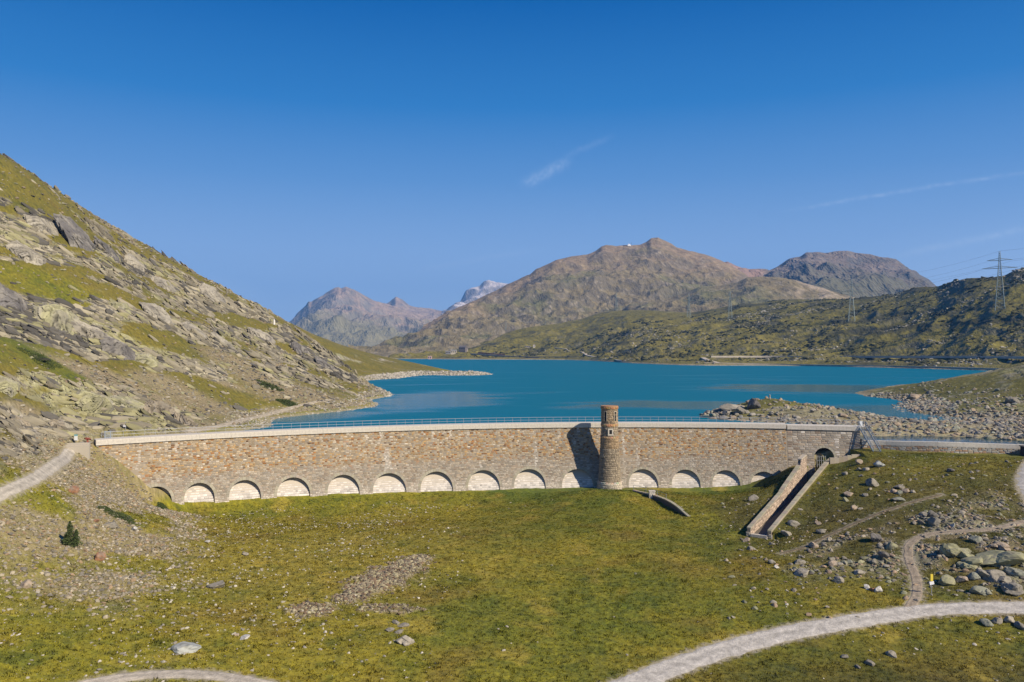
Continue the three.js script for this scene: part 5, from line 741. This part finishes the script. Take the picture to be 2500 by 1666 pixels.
scatter('heath_bushes', 'dark heath and juniper clumps dotted over the far right hill', 'bushes', 9000, 8, (r) => { const [x, z] = fan(r, -.08, .66, 760, 1900), h = hillH(x, -z); return h > 4 && r() < smooth(-.05, .3, fbm(x * .012 + 2, z * .02, 3) + .15 * noise(x * .05, z * .05)) ? [x, z, 1] : null; }, (r) => pw(r, 1.0, 4.2, 3), [[.05, .052, .018], [.075, .07, .02], [.04, .043, .018]], .3, hillH);
scatter('hill_rocks', 'pale rocks dotted over the far right hill', 'rocks', 7000, 9, (r) => { const [x, z] = fan(r, -.08, .66, 740, 1800), h = hillH(x, -z); return h > 2 && r() < smooth(.0, .35, fbm(x * .009 + 22, z * .015, 3)) ? [x, z, 1] : null; }, (r) => pw(r, .6, 2.4, 3), [[.32, .30, .25], [.25, .24, .21], [.38, .35, .28]], .3, hillH);
// grass tufts: uncounted
{
  const blade = []; const r = rng(91);
  for (let i = 0; i < 9; i++) { const a = r() * 6.28, l = .5 + .5 * r(), o = [(r() - .5) * .9, 0, (r() - .5) * .9], w = .10; blade.push(o[0] + Math.cos(a) * w, 0, o[2] + Math.sin(a) * w, o[0] - Math.cos(a) * w, 0, o[2] - Math.sin(a) * w, o[0] * 1.5 + (r() - .5) * .5, l, o[2] * 1.5 + (r() - .5) * .5); }
  const g = new THREE.BufferGeometry(); g.setAttribute('position', new THREE.Float32BufferAttribute(blade, 3)); g.computeVertexNormals(); const nn = g.attributes.normal; for (let i = 0; i < nn.count; i++) nn.setXYZ(i, nn.getX(i) * .3, .95, nn.getZ(i) * .3);
  const mat = new THREE.MeshStandardMaterial({ roughness: 1, side: THREE.DoubleSide }), N = 170000, m = new THREE.InstancedMesh(g, mat, N), c = new THREE.Color(), q = new THREE.Quaternion(), up = V(0, 1, 0); let k = 0, tries = 0;
  while (k < N && tries++ < N * 5) {
    const [x, z] = fan(r, -.70, .70, 64, 188); if (Math.hypot(x - DAM.x, -z - DAM.d) > DAM.R - 5) continue; const h = ground(x, z, true); if (G.road < .15 || r() > G.grass || (x > 40 && -z > 138 && Math.abs(chuteAt(x, -z)[1]) < 2.4 && chuteAt(x, -z)[0] < CH.L + .4)) continue;
    const s = (.10 + .22 * r() * r()) * (1 + .5 * clamp(noise(x * .3, z * .3))), v = .8 + .5 * r(); q.setFromAxisAngle(up, r() * 6.28); m.setMatrixAt(k, new THREE.Matrix4().compose(V(x, h - .02, z), q, V(s * 1.5, s, s * 1.5))); m.setColorAt(k, c.setRGB(G.r * v * 1.05, G.g * v * 1.05, G.b * v)); k++;
  }
  m.count = k; stuff(m, 'grass', 'short alpine grass of the meadow', 'grass');
}

// ------------------------------------------------------------------ shrubs
function leafy(n, seed, shape, leaf) { const r = rng(seed), pos = []; for (let i = 0; i < n; i++) { const p = shape(r), a = V(r() - .5, r() - .5, r() - .5).normalize().multiplyScalar(leaf * (.6 + .8 * r())), b = V(r() - .5, r() - .5, r() - .5).normalize().multiplyScalar(leaf * .5); pos.push(p.x - b.x, p.y - b.y, p.z - b.z, p.x + b.x, p.y + b.y, p.z + b.z, p.x + a.x, p.y + a.y, p.z + a.z); } const g = new THREE.BufferGeometry(); g.setAttribute('position', new THREE.Float32BufferAttribute(pos, 3)); g.computeVertexNormals(); return g; }
const needle = std(.06, .085, .022, { side: THREE.DoubleSide, roughness: 1 });
{
  const p = meet(172, 1333, groundH), t = thing('conifer', 'small dark green bushy conifer alone on the left rubble slope', 'tree', p), H = 62 / F * -p.z;
  part('trunk', new THREE.CylinderGeometry(.04, .12, H * .85, 7).translate(0, H * .42, 0), std(.10, .07, .045), t);
  part('crown', leafy(4200, 5, (r) => { const lobe = r(), c = lobe < .5 ? [-.05, .62, .30, .95] : lobe < .8 ? [.26, .42, .24, .62] : [-.24, .30, .26, .45], y = r(), a = r() * 6.28, rad = c[2] * Math.pow(1 - y, .7) * Math.sqrt(r()) * (.75 + .35 * Math.sin(y * 19 + a * 2)) * H; return V(c[0] * H * .8 + Math.cos(a) * rad, H * y * c[3], Math.sin(a) * rad); }, .17), needle, t);
}
[[298, 1268, 70, 'large dark juniper mat on the left rubble slope'], [262, 1248, 42, 'dark juniper behind the large juniper mat'], [400, 1245, 42, 'low green bush at the foot of the first arch'], [655, 945, 60, 'dark green bush on the scree of the left hillside'], [700, 985, 46, 'green bush above the left lake shore'], [100, 880, 90, 'broad green bush patch on the left hillside']].forEach(([px, py, w, label], i) => {
  const p = meet(px, py, groundH), t = thing('juniper_bush', label, 'bush', p), R = w / F * -p.z / 2;
  part('branches', new THREE.SphereGeometry(R * .5, 10, 6, 0, 6.29, 0, 1.6).scale(1, .3, .8), std(.03, .03, .015), t);
  part('foliage', leafy(2600, 40 + i, (r) => { const a = r() * 6.28, q = Math.sqrt(r()), k = 1 + .3 * Math.sin(a * 3 + i); const x = Math.cos(a) * q * R * k, z = Math.sin(a) * q * R * .8 * k; return V(x, groundH(p.x + x, -(p.z + z)) - p.y + R * .34 * (1 - q * q) * r() + .05, z); }, .15 * -p.z / 140), needle, t);
});

// ------------------------------------------------------------------ signs and markers
{
  const p = meet(2275, 1452, groundH), S = -p.z / F, t = thing('hiking_signpost', 'thin metal signpost with a yellow panel beside the stony footpath', 'signpost', p), st = std(.45, .46, .48, { metalness: .5 });
  part('pole', new THREE.CylinderGeometry(.04, .04, 44 * S, 8).translate(0, 22 * S, 0), st, t); part('yellow_panel', box(.32, .95, .08, 0, 41 * S, .06), std(.72, .56, .06), t); part('white_panel', box(.6, .42, .08, 0, 28 * S, .06, 0, 0, .2), std(.75, .76, .78), t); part('dark_plate', box(.5, .25, .06, .05, 25.2 * S, .05), std(.08, .08, .10), t);
}
{
  const p = meet(185, 1088, groundH), t = thing('information_sign', 'white and blue information sign at the left end of the dam', 'sign', p);
  part('post', new THREE.CylinderGeometry(.06, .06, 1.8, 8).translate(0, .9, 0), std(.22, .22, .2), t); part('panel', box(.62, 1.0, .06, 0, 1.5, .07), std(.72, .75, .75), t); part('header', box(.63, .3, .07, 0, 2.0, .07), std(.12, .32, .36), t);
}
{
  const p = meet(213, 1086, groundH), t = thing('hand_wheel', 'rusty red valve wheel on a stand at the left end of the dam', 'valve', p), rd = std(.28, .07, .045);
  part('stand', new THREE.CylinderGeometry(.14, .22, 1.0, 10).translate(0, .5, 0), rd, t); part('wheel', new THREE.TorusGeometry(.55, .09, 8, 20).rotateX(1.2).translate(0, 1.15, 0), rd, t); part('spoke', box(1.0, .08, .08, 0, 1.15, 0), rd, t); part('spoke', box(.08, .08, 1.0, 0, 1.15, 0, 0, .37), rd, t);
}
{
  const p = damPt(-119, 2.05, 1.6), t = thing('crest_gate', 'bluish metal gate across the left end of the dam crest', 'gate', V(p.x, 2.05, p.z), .5), m = std(.34, .42, .52, { metalness: .4 });
  for (const x of [-.55, .55]) part('post', bar(V(x, 0, 0), V(x, 1.5, 0), .06), m, t); for (let i = 0; i < 6; i++) part('bar', bar(V(-.45 + i * .18, .15, 0), V(-.45 + i * .18, 1.4, 0), .03), m, t); for (const y of [.15, 1.4]) part('rail', bar(V(-.55, y, 0), V(.55, y, 0), .04), m, t);
}
{ const p = meet(306, 1052, groundH), t = thing('small_signpost', 'small grey post with a plate before the yellow rocks at left', 'sign', p); part('pole', new THREE.CylinderGeometry(.05, .05, 2.0, 8).translate(0, 1, 0), std(.3, .32, .34), t); part('plate', box(.6, .45, .06, -.2, 1.0, .05), std(.6, .6, .62), t); }
{ const p = meet(669, 793, groundH), s = -p.z / F, t = thing('marker_pillar', 'white marker pillar high on the ridge of the left hillside', 'marker', p); part('pillar', new THREE.CylinderGeometry(2 * s, 2.6 * s, 11 * s, 8).translate(0, 5.5 * s, 0), std(.72, .70, .66), t); part('cap', new THREE.ConeGeometry(2.1 * s, 2 * s, 8).translate(0, 12 * s, 0), std(.7, .68, .64), t); }
{
  const p = meet(1880, 975, groundH), t = thing('stone_cairn', 'pale stone cairn pillar on top of the rocky islet', 'cairn', p), R = rng(3); let y = -.1;
  for (let i = 0; i < 7; i++) { const h = .17 + .07 * R(), m = part('stone', SMALL[i % 4], rockMat(i % 3 ? 'pale' : 'white'), t); m.position.set((R() - .5) * .06, y + h / 2, (R() - .5) * .06); m.scale.set(.36 - .012 * i, h * 1.1, .36 - .012 * i); m.rotation.y = R() * 6; y += h; }
}
{ const pts = [[130, 1094], [165, 1091], [205, 1094]].map(([a, b]) => meet(a, b, groundH)), t = thing('stone_steps', 'weathered beige stone steps at the head of the gravel path', 'steps'); for (let i = 0; i < 3; i++) { const a = pts[1]; part('step', box(6.2 - i * .7, 3, .9, a.x + .8, a.y - 1.4 + i * .22, a.z - i * .75, .25), std(.42, .38, .31), t); } }
{ const p = meet(2495, 1112, groundH), t = thing('dark_hut', 'small dark wooden hut at the right edge beside the low wall', 'hut', V(p.x + 1.2, p.y, p.z + .8)); part('wall', box(2.6, 2.0, 2.2, 0, .9, 0), std(.035, .03, .028), t); part('roof', box(3.0, .16, 2.6, 0, 1.98, 0, 0, .08), std(.05, .045, .04), t); part('door', box(.8, 1.5, .06, -.3, .75, 1.12), std(.05, .04, .03), t); }

// ------------------------------------------------------------------ pylons and wires
function landH(x, d) { return Math.max(hillH(x, d), bigH(x, d)); }
const pylonSteel = std(.30, .36, .35, { metalness: .35, roughness: .6 });
function pylon(px, pyTop, pyBase, label, hf, fine, group) {
  const p = meet(px, pyBase, hf, 700, 6000), S = -p.z / F, H = (pyBase - pyTop) * S, t = thing('power_pylon', label, 'pylon', p, -.5, group), b = H * .072, w = H * .022, r = fine ? H * .0042 : H * .0038, wy = H * .70;
  const leg = (sx, sz, y) => { const k = y < wy ? lerp(b, w, y / wy) : lerp(w, w * .35, (y - wy) / (H - wy)); return V(sx * k, y - (y === 0 ? .8 : 0), sz * k); };
  for (const [sx, sz] of [[1, 1], [1, -1], [-1, 1], [-1, -1]]) part('leg', mergeGeometries([bar(leg(sx, sz, 0), leg(sx, sz, wy), r, 4), bar(leg(sx, sz, wy), leg(sx, sz, H), r * .8, 4)]), pylonSteel, t);
  const br = [], ys = [0]; let y = 0; while (y < H * .97) { y += Math.max(H * .035, H * .085 * (1 - y / H)); ys.push(Math.min(y, H)); }
  for (let i = 1; i < ys.length; i++) for (const [a, c] of [[[1, 1], [1, -1]], [[1, -1], [-1, -1]], [[-1, -1], [-1, 1]], [[-1, 1], [1, 1]]]) { br.push(bar(leg(...a, ys[i - 1]), leg(...c, ys[i]), r * .55, 3)); br.push(bar(leg(...c, ys[i - 1]), leg(...a, ys[i]), r * .55, 3)); }
  part('lattice', mergeGeometries(br), pylonSteel, t);
  for (const [yy, l] of [[H * .71, H * .26], [H * .845, H * .185]]) for (const s of [-1, 1]) part('cross_arm', mergeGeometries([1, -1].flatMap((z) => [bar(V(0, yy, z * w), V(s * l, yy, 0), r * .8, 4), bar(V(0, yy + H * .035, z * w * .7), V(s * l, yy, 0), r * .7, 4), bar(V(s * l * .5, yy, z * w * .5), V(s * l * .5, yy + H * .017, z * w * .35), r * .6, 3)])), pylonSteel, t);
  t.updateMatrixWorld(); const tips = []; for (const [yy, l] of [[H * .71, H * .26], [H * .845, H * .185]]) for (const s of [-1, 1]) tips.push(t.localToWorld(V(s * l, yy - H * .02, 0))); tips.push(t.localToWorld(V(0, H, 0)));
  return tips;
}
const tips = [pylon(2442, 613, 757, 'tall lattice pylon on the skyline at the right', hillH, true), pylon(2080, 682, 785, 'lattice pylon on the heath left of the skyline pylon', hillH, true), pylon(1783, 711, 779, 'faint pylon before the brown shoulder', hillH, false), pylon(1682, 718, 776, 'faint pylon left of the brown shoulder, third from the right', landH, false), pylon(1505, 716, 758, 'faint small pylon before the broad mountain', landH, false)];
pylon(1332, 784, 797, 'tiny faint pylon at the foot of the broad mountain, right one', bigH, false); pylon(1235, 785, 808, 'tiny faint pylon at the foot of the broad mountain, left one', bigH, false);
{
  const wm = std(.20, .22, .24, { metalness: .4 }), right = tips[0].map((p) => p.clone().add(V(150, 26, 260)));
  const spans = [[right, tips[0]], [tips[0], tips[1]], [tips[1], tips[2]]];
  for (let k = 0; k < 5; k++) { const gs = spans.map(([a, b]) => { const pa = a[k], pb = b[k], L = pa.distanceTo(pb), c = new THREE.CatmullRomCurve3([...Array(15)].map((_, i) => { const u = i / 14, p = new THREE.Vector3().lerpVectors(pa, pb, u); p.y -= 4 * u * (1 - u) * L * .022; return p; })); return new THREE.TubeGeometry(c, 30, .075, 4); }); const m = new THREE.Mesh(mergeGeometries(gs), wm); put(m, 'power_line', ['outer left lower', 'outer right lower', 'outer left upper', 'outer right upper', 'topmost'][k] + ' power line strung between the right pylons', 'power line'); }
}

// ------------------------------------------------------------------ far buildings
function house(name, label, px, py, wpx, hpx, hf, wall, roof, opt = {}) {
  const p = meet(px, py, hf, 700, 6000), S = -p.z / F, W = wpx * S, H = hpx * S, D = W * (opt.deep ?? .7), t = thing(name, label, opt.cat ?? 'building', p, opt.turn ?? 0), rh = H * (opt.pitch ?? .28), wh = H - rh, wm = std(...wall), rm = std(...roof);
  part('wall', box(W, wh + 3, D, 0, wh / 2 - 1.5, 0), wm, t);
  if (opt.flat) part('roof', box(W * 1.04, rh, D * 1.04, 0, wh + rh / 2, 0), rm, t);
  else { const s = new THREE.Shape([[-D * .56, 0], [D * .56, 0], [0, rh]].map(([a, b]) => new THREE.Vector2(a, b))); part('roof', new THREE.ExtrudeGeometry(s, { depth: W * 1.06, bevelEnabled: false }).rotateY(Math.PI / 2).translate(-W * .53, wh, 0), rm, t); }
  const wmx = std(.05, .05, .06), nx = opt.nx ?? 3, ny = opt.ny ?? 2; for (let i = 0; i < nx; i++) for (let j = 0; j < ny; j++) part('window', box(W * .5 / nx, wh * .45 / ny, .3, W * ((i + .5) / nx - .5), wh * (j + .55) / ny, D / 2 + .05), wmx, t);
  return t;
}
const stone3 = [.20, .18, .17];
house('station_building', 'tall dark gabled station house on the far shore', 1131, 861, 17, 17, hillH, [.15, .13, .13], [.12, .11, .11], { deep: .9, turn: -.35 });
house('annex_building', 'pale annex at the right of the gabled station house', 1138, 859, 8, 8, hillH, [.55, .48, .36], [.2, .18, .17], { nx: 2 });
house('station_hall', 'long grey station building behind the gabled house', 1128, 848, 15, 5, hillH, [.16, .15, .15], [.42, .40, .36], { flat: true, ny: 1 });
house('railway_shed', 'beige railway shed left of the station house', 1108, 863, 14, 9, hillH, [.50, .44, .34], [.24, .23, .22], { ny: 1 });
house('railway_shed', 'grey railway shed at the left end of the station', 1094, 864, 12, 7, hillH, [.22, .22, .23], [.2, .19, .19], { ny: 1 });
house('pump_house', 'small pink square house at the far waterline', 1049.5, 879, 9, 8, hillH, [.55, .36, .30], [.45, .28, .22], { flat: true, pitch: .14, ny: 1, nx: 2, deep: 1 });
house('lodge', 'small white house on the far green slope', 1304, 848, 5, 6, hillH, [.62, .58, .54], [.3, .25, .22], { nx: 1, ny: 1 });
house('stone_barn', 'low grey barn left of the small white house', 1288, 848, 14, 3, hillH, [.24, .22, .21], [.22, .2, .19], { nx: 3, ny: 1 });
{ // hut with white domes on the mountain
  const p = at(1536, 599, 3230), S = 3230 / F; p.y = Math.max(p.y - 2, bigH(p.x, 3230)); const t = thing('summit_station', 'white domed cable car station on the shoulder of the broad mountain', 'building', p), wm = std(.8, .8, .8);
  part('hall', box(8 * S, 3.4 * S, 6 * S, 0, .4 * S, 0), wm, t); part('dome', new THREE.SphereGeometry(2.3 * S, 16, 10).translate(-.6 * S, 2.4 * S, 0), wm, t); part('terrace', box(11 * S, 1.2 * S, 4 * S, -9 * S, .3 * S, 0), std(.10, .10, .12), t);
  const m = thing('radio_mast', 'thin dark mast beside the white summit station', 'mast', V(p.x + 6 * S, p.y, p.z)); part('pole', new THREE.CylinderGeometry(.25 * S, .35 * S, 8 * S, 6).translate(0, 4 * S, 0), std(.12, .13, .16), m); part('antenna', box(.5 * S, 2 * S, .5 * S, 0, 7.4 * S, 0), std(.12, .13, .16), m);
}
// railway line, retaining walls and far tracks along the shore: bands laid on the hill
function band(name, label, list, width, c, lift, tall = 0, kind = 'structure', category) {
  const curve = new THREE.CatmullRomCurve3(list.map(([px, py]) => meet(px, py, hillH, 600, 3000))), n = 120, pos = [], idx = [], col = [];
  for (let i = 0; i <= n; i++) {
    const p = curve.getPointAt(i / n), t = curve.getTangentAt(i / n).setY(0).normalize(); let nx = -t.z, nz = t.x; if (nz < 0) { nx = -nx; nz = -nz; } const y = p.y + lift, k = .85 + .3 * (noise(i * .7, 3) + .5);
    const ring = tall ? [[width / 2, -tall], [width / 2, 0], [-width / 2, 0], [-width / 2, -tall]] : [[width / 2, -2.5], [width / 2, 0], [-width / 2, 0], [-width / 2, -2.5]];
    ring.forEach(([w, h]) => { pos.push(p.x + nx * w, y + h, p.z + nz * w); col.push(c[0] * k, c[1] * k, c[2] * k); }); if (i) for (let q = 0; q < 3; q++) { const a = (i - 1) * 4 + q, b = i * 4 + q; idx.push(a, b, a + 1, b, b + 1, a + 1); }
  }
  const g = new THREE.BufferGeometry(); g.setAttribute('position', new THREE.Float32BufferAttribute(pos, 3)); g.setAttribute('color', new THREE.Float32BufferAttribute(col, 3)); g.setIndex(idx); const h = g.toNonIndexed(); h.computeVertexNormals(); const m = new THREE.Mesh(h, plain); plain.side = THREE.DoubleSide;
  return kind === 'structure' ? structure(m, name, label) : put(m, name, label, category);
}
band('railway', 'pale railway line on a shelf above the far right shore', [[1735, 873], [1900, 873], [2100, 873.5], [2300, 874], [2520, 876]], 6, [.44, .40, .34], 2.2);
band('railway_wall', 'dark railway retaining wall above the far right shore', [[1738, 876], [1850, 877], [2005, 876.5]], 3, [.12, .11, .115], 0, 9, 'thing', 'wall');
band('railway_wall', 'brown snow gallery wall right of the far station', [[1168, 864], [1200, 867], [1232, 869]], 4, [.15, .09, .075], 4, 6, 'thing', 'wall');
band('railway_wall', 'dark bridge wall on the far shore below the white house', [[1268, 873], [1290, 874], [1316, 874]], 3, [.11, .10, .10], 2, 6, 'thing', 'wall');
band('railway', 'thin railway line on the far shore left of the promontory', [[1150, 864], [1270, 871], [1400, 872], [1500, 872], [1600, 872], [1735, 873]], 5, [.26, .24, .20], .8);
band('shore_track', 'pale shore track along the far right waterline', [[1720, 886], [1900, 890], [2100, 893], [2300, 897], [2500, 903]], 5, [.40, .35, .28], .6);
band('hill_track', 'pale zigzag track descending the far slope', [[1355, 849], [1385, 853], [1392, 858], [1420, 860], [1438, 869], [1455, 872]], 6, [.48, .42, .34], .6);
band('hill_track', 'short pale track at the far promontory', [[1492, 873], [1510, 880], [1522, 881]], 5, [.46, .40, .32], .6);
band('hill_track', 'pale track slanting to the water on the far right shore', [[1716, 874], [1735, 882], [1755, 887]], 6, [.46, .40, .32], .6);

scene.traverse((o) => { if (o.isMesh) { o.castShadow = true; o.receiveShadow = true; } });
renderer.render(scene, camera);
